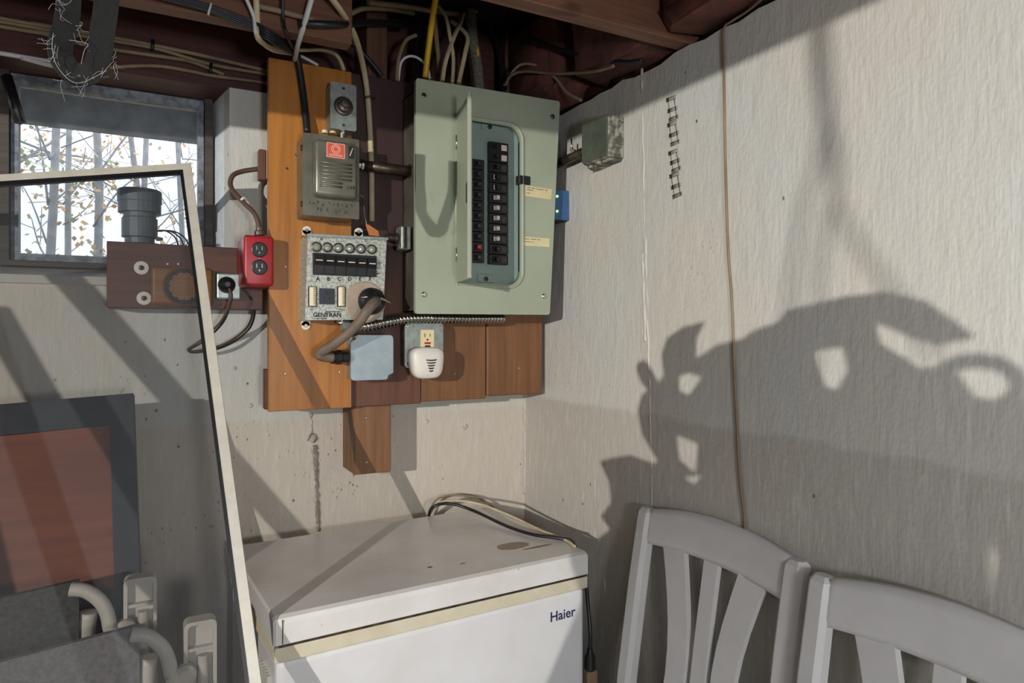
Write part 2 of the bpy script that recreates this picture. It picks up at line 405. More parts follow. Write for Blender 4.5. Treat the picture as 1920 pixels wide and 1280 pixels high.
# chamfered reveal on the right of the window
wb.add([(SX1, YW, SILL), (SX1, YW, WALL_TOP), (SX1, YW + .16, SILL), (SX1, YW + .16, WALL_TOP), (SX1 - .028, YW + .16, SILL), (SX1 - .028, YW + .16, WALL_TOP)],
       [[0, 1, 5, 4], [0, 4, 2], [1, 3, 5], [2, 4, 5, 3], [0, 2, 3, 1]])
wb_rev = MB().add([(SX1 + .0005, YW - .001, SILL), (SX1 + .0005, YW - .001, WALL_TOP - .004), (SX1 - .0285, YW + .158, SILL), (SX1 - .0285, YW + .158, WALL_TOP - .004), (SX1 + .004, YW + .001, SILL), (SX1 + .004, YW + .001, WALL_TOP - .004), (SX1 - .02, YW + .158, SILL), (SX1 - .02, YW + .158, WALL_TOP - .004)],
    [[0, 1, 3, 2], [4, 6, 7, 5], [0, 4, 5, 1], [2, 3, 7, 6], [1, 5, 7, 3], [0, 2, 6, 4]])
wall_back = struct(wb.build('wall_back', 'wall_b', local=True), 'white painted concrete basement wall with the window')
# right wall with an uneven top edge
rnd = random.Random(3)
top = [(Y0 - .2, WALL_TOP)] + [(-.5 + i * .045, WALL_TOP + rnd.uniform(-.006, .006)) for i in range(50)] + [(YW + .25, WALL_TOP)]
wr = MB().prism([[(YW + .25, 0), (Y0 - .2, 0)] + top], YZ, XW, XW + .25)
wall_right = struct(wr.build('wall_right', 'wall', local=True), 'white painted concrete basement wall on the right')
struct(MB().box((X0 - .2, Y0, 0), (X0, YW, WALL_TOP + .3)).build('wall_left', 'wall_plain'))
struct(MB().box((X0 - .2, Y0 - .2, 0), (XW + .25, Y0, WALL_TOP + .3)).build('wall_rear', 'wall_plain'))
# form ridges, cracks and marks on the concrete
def ridge(name, pts, r, parent, mat='mortar'):
    rn = random.Random(len(pts)); P = smooth_path([Vector(p) for p in pts], 14)
    off_ = Vector((.45 * r, 0, 0)) if P[0].x > XW - .02 and mat != 'crack' else Vector((0, .3 * r, 0))
    P = [p + off_ + Vector((rn.uniform(-.0012, .0012), rn.uniform(-.0016, .0016), 0)) for p in P]
    b = MB(); b.tube(P, lambda t: r * (0.45 + .8 * rn.random()), 6, 1); return b.build(name, mat, parent)
for o in (wall_back, wall_right): o['_local'] = 1
wb_rev.build('window_reveal', 'daylit_white', wall_back)['label'] = 'white window reveal with blue daylight put into its colour'
ridge('mortar_ridge', [WX(1203, 128, XW), WX(1207, 350, XW), WX(1213, 560, XW), WX(1220, 800, XW), WX(1222, 960, XW)], .0030, wall_right, 'wall')
ridge('mortar_ridge', [WX(1204, 470, XW), WX(1210, 640, XW)], .0042, wall_right, 'wall')
ridge('mortar_ridge', [W(583, 775, YW), W(585, 850, YW), W(590, 910, YW), W(594, 992, YW)], .006, wall_back)
ridge('crack', [W(592, 835, YW - .005), W(594, 900, YW - .005), W(597, 995, YW - .005)], .0045, wall_back, 'crack')
ridge('mortar_ridge', [(XW - .004, YW - .004, 1.2), (XW - .003, YW - .003, 1.05), (XW - .004, YW - .004, .86)], .007, wall_back, 'wall')
ridge('mortar_patch', [W(578, 818, YW), W(590, 822, YW)], .012, wall_back)
for (px, py, r) in ((872, 800, .010), (800, 790, .006), (440, 690, .005), (470, 760, .006)):
    MB().lathe([(r, 0), (r * .8, .002), (r * .4, .003)], W(px, py, YW), (0, -1, 0), 10).build('mortar_patch', 'mortar', wall_back)
# dark ladder-shaped print on the right wall
mk = MB()
for (a, c) in (((1258, 185), (1263, 222)), ((1260, 232), (1266, 268)), ((1262, 285), (1268, 318)), ((1264, 328), (1270, 366))):
    for dx in (-6, 6):
        p, q = WX(a[0] + dx, a[1], XW - .0004), WX(c[0] + dx, c[1], XW - .0004)
        mk.tube([p, q], .0024, 5, 1, flat=None)
    for k in (0.0, 0.55, 1.0):
        x, y = a[0] + (c[0] - a[0]) * k, a[1] + (c[1] - a[1]) * k
        mk.tube([WX(x - 9, y + 4, XW - .0004), WX(x + 9, y - 3, XW - .0004)], .005, 5, 1)
for v in mk.v: v.x = XW - .0006 if v.x < XW else XW + .0006
mk.build('ladder_print', 'stain', wall_right)
# ceiling: subfloor, joists along X, rim
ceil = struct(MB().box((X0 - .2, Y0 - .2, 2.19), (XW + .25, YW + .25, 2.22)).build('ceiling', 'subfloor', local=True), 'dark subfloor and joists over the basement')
ceil['_local'] = 1
JB = CAM_Z + .60
for y in (1.078, .66, .26, -.14, -.54, -.94, -1.34, -1.74, -2.14, -2.54, -2.94):
    MB().box((X0 - .1, y, JB), (XW + .24, y + .04, 2.19), .002, 1).build('joist', 'joist', ceil)
MB().box((X0 - .1, 1.412, JB), (.378, 1.452, 2.19), .002, 1).build('joist', 'joist', ceil)
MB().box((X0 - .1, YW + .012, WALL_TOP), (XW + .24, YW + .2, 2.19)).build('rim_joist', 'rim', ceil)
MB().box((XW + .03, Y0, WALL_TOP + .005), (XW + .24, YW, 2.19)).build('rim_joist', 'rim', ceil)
# pink insulation stuffed in the bays above the right wall
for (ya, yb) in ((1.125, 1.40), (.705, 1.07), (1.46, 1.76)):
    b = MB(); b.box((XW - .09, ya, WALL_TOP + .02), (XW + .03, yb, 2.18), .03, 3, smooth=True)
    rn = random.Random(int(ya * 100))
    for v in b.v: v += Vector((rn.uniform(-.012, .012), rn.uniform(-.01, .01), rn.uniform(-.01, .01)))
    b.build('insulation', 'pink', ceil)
# girder below the joists, off to the left (carries them; cuts the bulb's light at the top of the walls)
MB().box((-.94, Y0, CAM_Z + .479), (-.86, YW, JB), .003, 1).build('girder', 'joist', ceil)

# ------------------------------------------------------------------ window
GY = 1.925
def window(name, xa, xb, label):
    t = thing(name, label, 'window', (xa, GY, SILL)); del t['category']; struct(t)
    zt, zb = CAM_Z + .612, CAM_Z + .150
    fr = MB()
    fr.prism([[(xa, zb), (xb, zb), (xb, zt), (xa, zt)], [(xa + .018, zb + .012), (xa + .018, zt - .022), (xb - .018, zt - .022), (xb - .018, zb + .012)]], XZ, GY - .035, GY + .02)
    fr.build('window_frame', 'frame_wood', t)
    a, b_, c, d = xa + .02, xb - .02, zb + .014, zt - .024
    MB().prism([[(a, c), (b_, c), (b_, d), (a, d)], [(a + .014, c + .016), (a + .014, d - .022), (b_ - .014, d - .022), (b_ - .014, c + .016)]], XZ, GY - .022, GY + .012).build('sash', 'sash', t)
    MB().box((a + .013, GY - .004, c + .015), (b_ - .013, GY - .001, d - .021)).build('pane', 'glass', t)
    return t
w1 = window('window_1', -.292, .148, 'dusty basement window with dark wooden frame')
w2 = window('window_2', -.745, -.300, 'second dusty pane left of the basement window')
# sloped sill
s = MB(); s.add([(SX0, YW - .008, SILL - .014), (SX1, YW - .008, SILL - .014), (SX0, YW - .008, SILL + .004), (SX1, YW - .008, SILL + .004), (SX0, YW + .2, CAM_Z + .16), (SX1, YW + .2, CAM_Z + .16), (SX0, YW + .2, SILL - .014), (SX1, YW + .2, SILL - .014)],
      [[0, 1, 3, 2], [2, 3, 5, 4], [4, 5, 7, 6], [6, 7, 1, 0], [0, 2, 4, 6], [1, 7, 5, 3]])
struct(s.build('trim_1', 'wall_plain'), 'sloping painted window sill')
# metal stay hanging in front of the sash
st = MB(); p, q = W(12, 142, 1.86), W(38, 230, 1.84)
d = (q - p).normalized(); st.tube([p, q], .011, 4, 1)
tag(st.build('window_stay', 'black'), 'dark metal stay bar hanging across the top left of the window', 'window stay')

# ------------------------------------------------------------------ outside
g = MB(); g.add([(-25, 2.1, .9), (25, 2.1, .9), (25, 40, 1.2), (-25, 40, 1.2)], [[0, 1, 2, 3]])
struct(g.build('ground_outside', 'ground'), 'leaf covered ground outside the window')
struct(MB().box((X0 - .2, YW + .02, 2.22), (XW + 2.2, YW + .25, 5.0)).build('wall_house', 'wall_plain'), 'house wall above the basement window')
dk = MB().box((-2.2, 2.42, CAM_Z + .615), (2.2, 2.47, CAM_Z + .86), .004, 1).box((-2.2, YW + .26, CAM_Z + .86), (2.2, 2.47, CAM_Z + .89))
tag(dk.build('deck_beam', 'deck'), 'grey weathered deck beam crossing outside the window top', 'beam')
def tree(i, px, Y, h, r, lean, leafm, label):
    base = W(px, 500, Y); base.z = 1.0; rn = random.Random(i * 13 + 1)
    t = thing('tree', label, 'tree', tuple(base), group='bare trees outside')
    b = MB(); topp = base + Vector((lean, .1, h)); pts = [base.lerp(topp, k / 4) + Vector((rn.uniform(-.05, .05), 0, 0)) * (k > 0) for k in range(5)]
    b.tube(pts, lambda k: r * (1 - .6 * k), 7, 4); b.build('trunk', 'bark', t)
    br = MB(); lf = MB()
    for k in range(16):
        s0 = pts[0].lerp(pts[4], rn.uniform(.12, .9)); a = rn.uniform(0, 6.28); L = rn.uniform(.4, 1.1)
        e = s0 + Vector((math.cos(a) * L, math.sin(a) * L * .6, rn.uniform(.05, .6)))
        m = s0.lerp(e, .5) + Vector((0, 0, rn.uniform(-.08, .08)))
        br.tube([s0, m, e], lambda q: r * .28 * (1 - .7 * q), 4, 3)
        for _ in range(3):
            s1 = s0.lerp(e, rn.uniform(.3, .9)); e1 = s1 + Vector((rn.uniform(-.3, .3), rn.uniform(-.2, .2), rn.uniform(-.1, .35)))
            br.tube([s1, e1], r * .1, 3, 1)
            if leafm and rn.random() < .75:
                for _ in range(14):
                    c = e1 + Vector((rn.gauss(0, .09), rn.gauss(0, .09), rn.gauss(0, .08))); u = Vector((rn.uniform(-1, 1), rn.uniform(-1, 1), rn.uniform(-1, 1))).normalized() * .016; v = u.orthogonal().normalized() * .012
                    lf.add([c - u - v, c + u - v, c + u + v, c - u + v], [[0, 1, 2, 3]])
    o = br.build('branch', 'bark', t); o['kind'] = 'stuff'
    if lf.v: l = lf.build('foliage', leafm, t); l['kind'] = 'stuff'
tree(1, 78, 5.2, 4.5, .03, .15, 'leaf_g', 'pale trunk with green leaves seen nearest the window stay')
tree(2, 128, 6.0, 5.0, .025, -.1, 'leaf_o', 'slim trunk with orange autumn leaves left of window centre')
tree(3, 168, 5.0, 5.0, .028, .05, 'leaf_o', 'grey trunk with orange leaves above the grey light socket')
tree(4, 232, 7.0, 5.0, .032, .4, 'leaf_g', 'leaning trunk with sparse green leaves behind the socket')
tree(5, 300, 6.0, 5.0, .026, -.5, None, 'bare leaning tree seen at right of the window')
tree(6, 352, 7.5, 5.5, .03, -.15, None, 'bare upright tree at the far right edge of the window')
tree(7, -30, 7.5, 5.5, .07, .2, 'leaf_o', 'tree with orange leaves seen through the left window pane')

# ================================================================== BACKBOARD
PB = 1.64          # front of the brown planks
bb = thing('backboard', 'orange pine and brown plank backboard fixed to the corner of the wall', 'backboard', (.6, YW, CAM_Z - .18))
MB().box((.243, 1.622, CAM_Z - .181), (.4325, 1.644, CAM_Z + .622), .0015, 1).build('pine_plank', 'pine', bb)['label'] = 'varnished orange pine plank'
MB().box((.4345, PB, CAM_Z - .182), (.615, PB + .025, CAM_Z + .628), .002, 1).build('plank', 'plank_red', bb)
MB().box((.617, PB + .001, CAM_Z - .178), (.799, PB + .025, CAM_Z + .60), .002, 1).build('plank', 'plank', bb)
MB().box((.8015, PB - .002, CAM_Z - .172), (.9735, PB + .025, CAM_Z + .56), .003, 1).build('plank', 'plank', bb)
MB().box((.237, 1.646, CAM_Z - .178), (.27, 1.668, CAM_Z - .085), .002, 1).box((.268, 1.667, CAM_Z - .174), (.97, YW, CAM_Z - .085), .002, 1).build('cleat', 'shelf_wood', bb)
MB().box((.27, 1.665, CAM_Z + .45), (.97, YW, CAM_Z + .54), .002, 1).build('cleat', 'shelf_wood', bb)
for (px, py, y) in ((534, 700, 1.622), (636, 697, 1.622), (538, 316, 1.622), (535, 500, 1.622), (852, 700, PB), (972, 690, PB), (555, 290, 1.622)):
    screw(bb, W(px, py, y), .0032, mat='chrome')
# post under the board
po = thing('post', 'short brown wooden post hanging below the backboard', 'post', (.497, 1.7, CAM_Z - .353))
MB().box((.450, 1.662, CAM_Z - .352), (.543, YW, CAM_Z - .178), .002, 1).build('block', 'post', po)
for (px, py) in ((686, 783), (687, 866)): screw(po, W(px, py, 1.662), .0032)
# small purple-brown cleat left of the board, where the brown cable starts
tag(MB().box((.2255, 1.648, CAM_Z + .348), (.2425, 1.672, CAM_Z + .418), .002, 1).build('cleat', 'plank_red'), 'small red-brown wood cleat at the left edge of the pine plank', 'cleat')

# ------------------------------------------------------------------ shelf board left of the pine with timer, sockets
SY = 1.70
tag(MB().box((-.0757, SY, CAM_Z + .052), (.242, YW, CAM_Z + .195), .0015, 1).build('mounting_board', 'shelf_wood'), 'dark stained horizontal board under the window', 'board')
for (px, py, lab) in ((265, 502, 'upper'), (270, 559, 'lower')):
    t = thing('fender_washer', lab + ' round pale washer with screw on the dark mounting board', 'washer', tuple(W(px, py, SY)), group='washers on the mounting board')
    MB().lathe([(.0145, 0), (.0145, .002), (.005, .003)], W(px, py, SY), (0, -1, 0), 20).build('disc', 'white_pl', t)
    MB().lathe([(.006, .002), (.005, .005), (.001, .006)], W(px, py, SY), (0, -1, 0), 12).build('screw_head', 'dark_steel', t)
tm = thing('timer', 'wood-grain timer box with round black dial on the dark board', 'timer', (.072, SY, CAM_Z + .057))
b = MB(); b.box((.008, 1.668, CAM_Z + .058), (.132, SY, CAM_Z + .142), .008, 3, smooth=True); b.build('body', 'timer', tm)
c = W(345, 537, 1.666)
MB().lathe([(.043, 0), (.043, .003), (.040, .006), (.030, .006)], c, (0, -1, 0), 40).build('dial', 'timer', tm)
b = MB()
for k in range(48):
    a = 2 * math.pi * k / 48; L = .012 if k % 4 == 0 else .009
    u = Vector((math.cos(a), 0, math.sin(a))); v = Vector((-math.sin(a), 0, math.cos(a))) * .0018
    p = c + Vector((0, -.0075, 0)) + u * .040; q = c + Vector((0, -.0075, 0)) + u * (.040 - L)
    e = Vector((0, .003, 0)); b.add([p - v, p + v, q + v, q - v, p - v + e, p + v + e, q + v + e, q - v + e], [[0, 1, 2, 3], [4, 7, 6, 5], [0, 4, 5, 1], [1, 5, 6, 2], [2, 6, 7, 3], [3, 7, 4, 0]])
b.build('dial_marks', 'ink', tm)
for px in (314, 334): screw(tm, W(px, 495, SY), .003)
# grey outlet with plug
ob = thing('outlet_box', 'grey single outlet box with a plug in it on the dark board', 'outlet', (.165, SY, CAM_Z + .075))
MB().box((.139, 1.672, CAM_Z + .074), (.191, SY, CAM_Z + .134), .004, 2).build('box', 'galv', ob)
MB().lathe([(.019, 0), (.018, .003)], W(425, 534, 1.672), (0, -1, 0), 20).build('socket', 'black', ob)
pc = thing('power_cord', 'black plug and thin looped cord hanging below the timer board', 'cord', tuple(W(425, 534, 1.67)))
MB().lathe([(.016, 0), (.017, .012), (.013, .02), (.006, .026)], W(425, 534, 1.668), (0, -1, 0), 16).build('plug', 'black', pc)
b = MB(); b.tube([W(430, 540, 1.645), W(431, 560, 1.645), (W(416, 600, 1.66)), W(380, 635, 1.70), W(352, 655, 1.715), W(372, 657, 1.72), W(420, 645, 1.73), W(462, 615, 1.735), W(474, 580, 1.71), W(465, 552, 1.698), W(452, 540, 1.694)], .0026, 6, 8)
b.build('cord', 'brown_cab', pc)
b = MB(); b.tube([W(433, 545, 1.645), W(434, 562, 1.645), (W(419, 603, 1.66)), W(384, 638, 1.705), W(354, 657, 1.72), W(374, 660, 1.725), W(424, 648, 1.735), W(466, 618, 1.74), W(478, 582, 1.715), W(469, 556, 1.698)], .0024, 6, 8)
b.build('cord', 'black_cab', pc)
# grey lamp socket standing on the board
sk = thing('lamp_socket', 'grey plastic outdoor lamp socket standing on the dark board', 'lamp socket', tuple(W(260, 457, 1.735)))
c = W(262, 457, 1.737); 
MB().lathe([(.030, 0), (.030, .012), (.036, .014), (.036, .055), (.033, .058), (.033, .070)], c, (0, 0, 1), 28).build('base', 'pvc_grey', sk)
MB().lathe([(.043, .068), (.043, .090), (.0445, .092), (.0445, .117), (.042, .119), (.038, .119), (.037, .085)], c, (0, 0, 1), 28).build('collar', 'pvc_grey', sk)
MB().lathe([(.005, -.002), (.005, .004), (.003, .012)], c + Vector((.034, -.012, .012)), (1, 0, 0), 10).build('thumb_screw', 'pvc_grey', sk)
b = MB()
for k in range(3):
    b.tube([c + Vector((.03, 0, .03)), c + Vector((.05 + .008 * k, 0, .033)), c + Vector((.07 + .01 * k, .002, .02)), c + Vector((.078 + .012 * k, .004, -.002))], .0018, 5, 5)
b.build('lead_wires', 'black', sk)
# red duplex outlet
rb = thing('red_outlet_box', 'bright red duplex outlet box beside the pine plank', 'outlet', (.216, 1.6, CAM_Z + .10))
b = MB(); b.box((.185, 1.575, CAM_Z + .100), (.2475, 1.70, CAM_Z + .211), .007, 3, smooth=True); b.build('box', 'red_box', rb)
for py in (468, 501):
    c = W(486, py, 1.5745)
    so = MB().lathe([(.0165, 0), (.0165, .002), (.0145, .003)], c, (0, -1, 0), 24).build('receptacle', 'black', rb)
    m = MB()
    for dx in (-.0055, .0055): m.box(c + Vector((dx - .0012, -.0036, -.001)), c + Vector((dx + .0012, -.0025, .0075)))
    m.lathe([(.0022, .0028), (.0022, .0036)], c + Vector((0, 0, -.007)), (0, -1, 0), 8); m.build('slot', 'chrome', so)
screw(rb, W(486, 484.5, 1.575), .0025)
MB().lathe([(.012, 0), (.012, .008), (.009, .010), (.009, .016)], W(487, 441, 1.61), (0, 0, 1), 14).build('cable_clamp', 'dark_steel', rb)
b = MB(); b.tube([W(487, 432, 1.61), W(478, 402, 1.62), W(452, 375, 1.65), W(433, 350, 1.68), W(436, 330, 1.69), W(455, 321, 1.70), W(490, 316, 1.70)], .0056, 8, 8)
tag(b.build('cable', 'brown_cab'), 'dark brown cable curving from the red outlet up to the wood cleat', 'cable')
tag(MB().tube([W(452, 375, 1.641), W(457, 371, 1.64), W(462, 375, 1.648)], .003, 6, 4).build('cable_staple', 'white_pl'), 'small white staple on the dark brown curved cable', 'staple')

# ------------------------------------------------------------------ push-button handy box and safety switch on the pine plank
hb = thing('switch_box', 'galvanised box with round push knob above the grey safety switch', 'switch', (.4, 1.6, CAM_Z + .466))
b = MB(); b.box((.3705, 1.572, CAM_Z + .466), (.4285, 1.622, CAM_Z + .571), .004, 2); b.build('box', 'galv', hb)
b = MB(); b.prism([rrect(.3695, .4295, CAM_Z + .465, CAM_Z + .572, .005, 3)], XZ, 1.569, 1.572); b.build('plate', 'galv', hb)
c = Vector((.3995, 1.569, CAM_Z + .519))
MB().lathe([(.022, 0), (.022, .002), (.020, .004), (.0165, .005)], c, (0, -1, 0), 28).build('rim', 'dark_steel', hb)
MB().lathe([(.016, .003), (.016, .012), (.0145, .014), (.012, .014)], c, (0, -1, 0), 24).build('collar', 'chrome', hb)
MB().lathe([(.0115, .012), (.0115, .024), (.010, .026), (.003, .027)], c, (0, -1, 0), 20).build('button', 'dark_steel', hb)
for z in (.560, .476): screw(hb, (.3995, 1.569, CAM_Z + z), .0032, mat='dark_steel')
MB().lathe([(.011, 0), (.011, .012), (.0085, .013), (.0085, .031)], (.405, 1.597, CAM_Z + .436), (0, 0, 1), 14).build('nipple', 'chrome', hb)

ss = thing('safety_switch', 'grey metal safety switch box with ribbed cover and red label', 'switch box', (.366, 1.58, CAM_Z + .259))
x0, x1, z0, z1 = .305, .4265, CAM_Z + .259, CAM_Z + .437
MB().box((x0, 1.546, z0), (x1, 1.622, z1), .003, 2).build('box', 'switch_grey', ss)
b = MB(); b.prism([rrect(x0 - .002, x1 + .002, z0 - .002, z1 + .002, .003, 2)], XZ, 1.541, 1.546); b.build('cover', 'switch_grey', ss)
# raised dome of the cover
dm = MB(); dm.box((x0 + .017, 1.515, z0 + .038), (x1 - .008, 1.545, z1 - .014), .0105, 4, smooth=True)
dm.build('cover_bulge', 'switch_grey', ss)
for k in range(7):
    z = z0 + .062 + k * .0085; xr = x1 - .022 - (.022 if k < 2 else 0)
    b = MB(); b.tube([(x0 + .029, 1.5152, z), (xr, 1.5152, z)], .0026, 8, 1); b.build('rib', 'switch_grey', ss)
lab = MB(); lab.prism([rrect(x0 + .043, x0 + .084, z0 + .125, z0 + .158, .002, 2)], XZ, 1.5138, 1.5152); lo = lab.build('label_plate', 'red_label', ss)
m = MB(); lx0, lx1, lz0, lz1 = x0 + .0435, x0 + .0835, z0 + .1255, z0 + .1575
m.prism([[(lx0, lz0), (lx1, lz0), (lx1, lz1), (lx0, lz1)], [(lx0 + .001, lz0 + .001), (lx0 + .001, lz1 - .001), (lx1 - .001, lz1 - .001), (lx1 - .001, lz0 + .001)]], XZ, 1.5134, 1.5139)
for zz in (.004, .0065): m.box((lx0 + .005, 1.5134, lz0 + zz), (lx1 - .005, 1.5139, lz0 + zz + .0008))
for rr in (.010, .0065):
    cx, cz = (lx0 + lx1) / 2, (lz0 + lz1) / 2 + .003
    o_ = [(cx + rr * math.cos(R(a)), cz + rr * math.sin(R(a))) for a in range(0, 360, 15)]; i_ = [(cx + (rr - .001) * math.cos(R(a)), cz + (rr - .001) * math.sin(R(a))) for a in range(0, 360, 15)]
    m.prism([o_, i_], XZ, 1.5134, 1.5139)
m.build('label_print', 'label_white', lo)
text('OFF', 'lettering', 'ink', ss, (x1 - .024, 1.5142, z0 + .062), .011)
rs = random.Random(21); m = MB()          # worn, unreadable pen scrawl on the lower cover
for zz, xs_ in ((.027, [.012, .022, .03, .04, .055, .066, .075, .084, .094, .104]), (.012, [.03, .038, .05, .07, .08, .09, .097])):
    for q in xs_:
        p = Vector((x0 + q, 1.5405, z0 + zz + rs.uniform(-.002, .002)))
        m.tube([p + Vector((rs.uniform(-.003, .003), 0, rs.uniform(.001, .005))), p + Vector((rs.uniform(-.002, .002), 0, rs.uniform(-.002, .002))), p + Vector((rs.uniform(-.003, .004), 0, rs.uniform(-.005, -.001)))], .0006, 4, 3)
        if rs.random() < .5: m.tube([p + Vector((-.003, 0, rs.uniform(-.003, .003))), p + Vector((.003, 0, rs.uniform(-.003, .003)))], .0005, 4, 1)
m.build('pen_scrawl', 'ink', ss)
m = MB(); m.box((x1 - .030, 1.5138, z0 + .128), (x1 - .017, 1.5152, z0 + .156), .0005, 1); pp = m.build('switch_mark', 'ink', ss)
m = MB(); m.tube([(x1 - .027, 1.5136, z0 + .133), (x1 - .020, 1.5136, z0 + .152)], .0011, 5, 1); m.build('stroke', 'label_white', pp)
for z in (.02, .145):
    b = MB(); b.box((x0 - .0035, 1.556, z0 + z), (x0 + .001, 1.566, z0 + z + .012), .001, 1); b.build('hinge_tab', 'dark_steel', ss)
for px in (615, 630): MB().lathe([(.0075, 0), (.0075, .006), (.005, .008)], W(px - 6, 250, 1.60), (0, 0, 1), 12).build('knockout_bushing', 'ivory', ss)
# switch arm with ring on the right side
b = MB(); ring = [Vector((x1 + .012 + .010 * math.cos(R(a)), 1.572, z0 + .047 + .014 * math.sin(R(a)))) for a in range(0, 360, 30)]
b.tube(ring, .0028, 6, 2, closed=True); b.tube([(x1, 1.58, z0 + .04), (x1 + .006, 1.575, z0 + .036)], .005, 6, 1); b.build('lever_ring', 'dark_steel', ss)
# conduit nipple to the big panel
nip = thing('conduit_nipple', 'short tarnished steel pipe joining the safety switch to the breaker panel', 'pipe', tuple(W(720, 305, 1.585)))
p, q = Vector((x1, 1.585, CAM_Z + .392)), Vector((.577, 1.585, CAM_Z + .392))
MB().tube([p + Vector((.018, 0, 0)), q], .0125, 14, 1).build('pipe', 'dark_steel', nip)
MB().lathe([(.014, 0), (.014, .005), (.011, .006), (.011, .016), (.0155, .017), (.0155, .022)], p, (1, 0, 0), 14).build('lock_nut', 'chrome', nip)
MB().lathe([(.0175, 0), (.0175, .012)], q - Vector((.013, 0, 0)), (1, 0, 0), 14).build('coupling', 'dark_steel', nip)

# ------------------------------------------------------------------ six-circuit transfer switch
ts = thing('transfer_switch', 'speckled grey transfer switch with six black rockers and a cord inlet', 'switch box', (.4, 1.58, CAM_Z + .027))
TY = 1.543
quad = [W(572, 600, TY), W(718, 599, TY), W(725, 448, TY), W(577, 441, TY)]
b = MB(); b.prism([[(p.x, p.z) for p in quad]], XZ, TY, 1.622); b.build('box', 'spackle', ts)
b = MB(); b.prism([[(quad[3].x - .002, quad[3].z - .003), (quad[2].x + .002, quad[2].z - .003), (quad[2].x + .002, quad[2].z + .003), (quad[3].x - .002, quad[3].z + .003)]], XZ, TY - .006, TY + .03); b.build('top_lip', 'galv', ts)
for (px, py) in ((575, 432), (672, 435), (573, 610)):
    c = W(px, py, 1.6205); b = MB()
    b.prism([[(c.x - .010, c.z), (c.x - .010, c.z + (.012 if py > 600 else -.012)), (c.x + .010, c.z + (.012 if py > 600 else -.012)), (c.x + .010, c.z)] if py < 600 else [(c.x - .010, c.z), (c.x + .010, c.z), (c.x + .010, c.z + .012), (c.x - .010, c.z + .012)]], XZ, 1.6185, 1.6218)
    b.lathe([(.010, 0), (.010, .0033)], c + Vector((0, .0013, 0)), (0, -1, 0), 16); e = b.build('mounting_ear', 'white_pl', ts)
    MB().lathe([(.005, .002), (.0035, .005)], c, (0, -1, 0), 10).build('screw', 'chrome', e)
def TQ(px, py, d=0.0): return W(px, py, TY - d)
for px, k in zip((593, 613.5, 634, 655.5, 676, 696.5), range(6)):
    py = 463 + k * .9; c = TQ(px, py)
    o = MB().lathe([(.0115, 0), (.0115, .004), (.0092, .005), (.009, .0035)], c, (0, -1, 0), 22).build('lamp_ring', 'dark_steel', ts)
    MB().lathe([(.0088, .003), (.0080, .006), (.005, .008), (.0005, .009)], c, (0, -1, 0), 18).build('lens', 'lens', o)
p, q = TQ(586, 515), TQ(705, 480)
b = MB(); b.prism([rrect(p.x, q.x, p.z, q.z, .001, 1)], XZ, TY - .004, TY + .001); b.build('rocker_bezel', 'black', ts)
wR = (q.x - p.x) / 6
for k in range(6):
    xa = p.x + wR * k + .0016; xb = p.x + wR * (k + 1) - .0016; zc = (p.z + q.z) / 2 - .0005 * k
    b = MB(); f = lambda x, y, z: (x, y, z)
    hz = (q.z - p.z) / 2 - .004
    sec = [(TY - .004, zc - hz), (TY - .006, zc - hz), (TY - .0075, zc - .003), (TY - .013, zc + hz * .35), (TY - .011, zc + hz), (TY - .004, zc + hz)]
    n = len(sec); b.add([(xa, y, z) for y, z in sec] + [(xb, y, z) for y, z in sec], [list(range(n)), list(reversed(range(n, 2 * n)))] + [[i, (i + 1) % n, n + (i + 1) % n, n + i] for i in range(n)])
    o = b.build('rocker', 'black2', ts)
    MB().box((xa + .003, TY - .0139, zc + hz * .32), (xb - .003, TY - .0115, zc + hz * .42)).build('rating_mark', 'label_white', o)
for ch, px in zip('ABCDEF', (596, 616, 636.5, 656, 675, 694)): text(ch, 'lettering', 'ink', ts, TQ(px, 523, .0004), .0120, bold=.0004)
for z, s in ((493, 'GEN'), (503, 'OFF'), (513, 'LINE')): text(s, 'lettering', 'ink', ts, TQ(709.5, z, .0004), .0042)
for px in (585.5, 639.5):
    a, c = TQ(px - 8, 575), TQ(px + 8.5, 537)
    b = MB(); b.prism([rrect(a.x, c.x, a.z, c.z, .002, 2)], XZ, TY - .003, TY + .001); o = b.build('meter_bezel', 'black', ts)
    m = MB()
    prof = [(-.0075, .004), (-.004, .0068), (.0, .0078), (.004, .0068), (.0075, .004)]
    xm = (a.x + c.x) / 2; za, zb = a.z + .002, c.z - .002
    m.add([(xm + dx, TY - h, za) for dx, h in prof] + [(xm + dx, TY - h, zb) for dx, h in prof] + [(xm + dx, TY, za) for dx, h in prof] + [(xm + dx, TY, zb) for dx, h in prof],
          [[i, i + 1, 6 + i, 5 + i] for i in range(4)] + [[i, i + 1, 11 + i, 10 + i] for i in range(4)] + [[5 + i, 6 + i, 16 + i, 15 + i] for i in range(4)])
    mf = m.build('meter_face', 'meter', o)
    m = MB()
    for k in range(7): m.box((xm + .000, TY - .0082, za + .006 + k * .0052), (xm + (.004 if k % 3 else .006), TY - .0074, za + .0068 + k * .0052))
    m.build('meter_scale', 'ink', o)
    text('WATT', 'lettering', 'ink', ts, TQ(px, 580, .0004), .0045)
a, c = TQ(598, 570), TQ(627, 541)
b = MB(); b.prism([rrect(a.x, c.x, a.z, c.z, .002, 2)], XZ, TY - .004, TY + .001); o = b.build('outlet', 'socket_blue', ts)
cx, cz = (a.x + c.x) / 2, (a.z + c.z) / 2; m = MB()
for dx in (-.006, .006): m.box((cx + dx - .0015, TY - .0045, cz - .012), (cx + dx + .0015, TY - .0038, cz - .001))
m.lathe([(.004, 0), (.004, .0006)], (cx, TY - .004, cz + .007), (0, -1, 0), 10); m.build('slot', 'black', o)
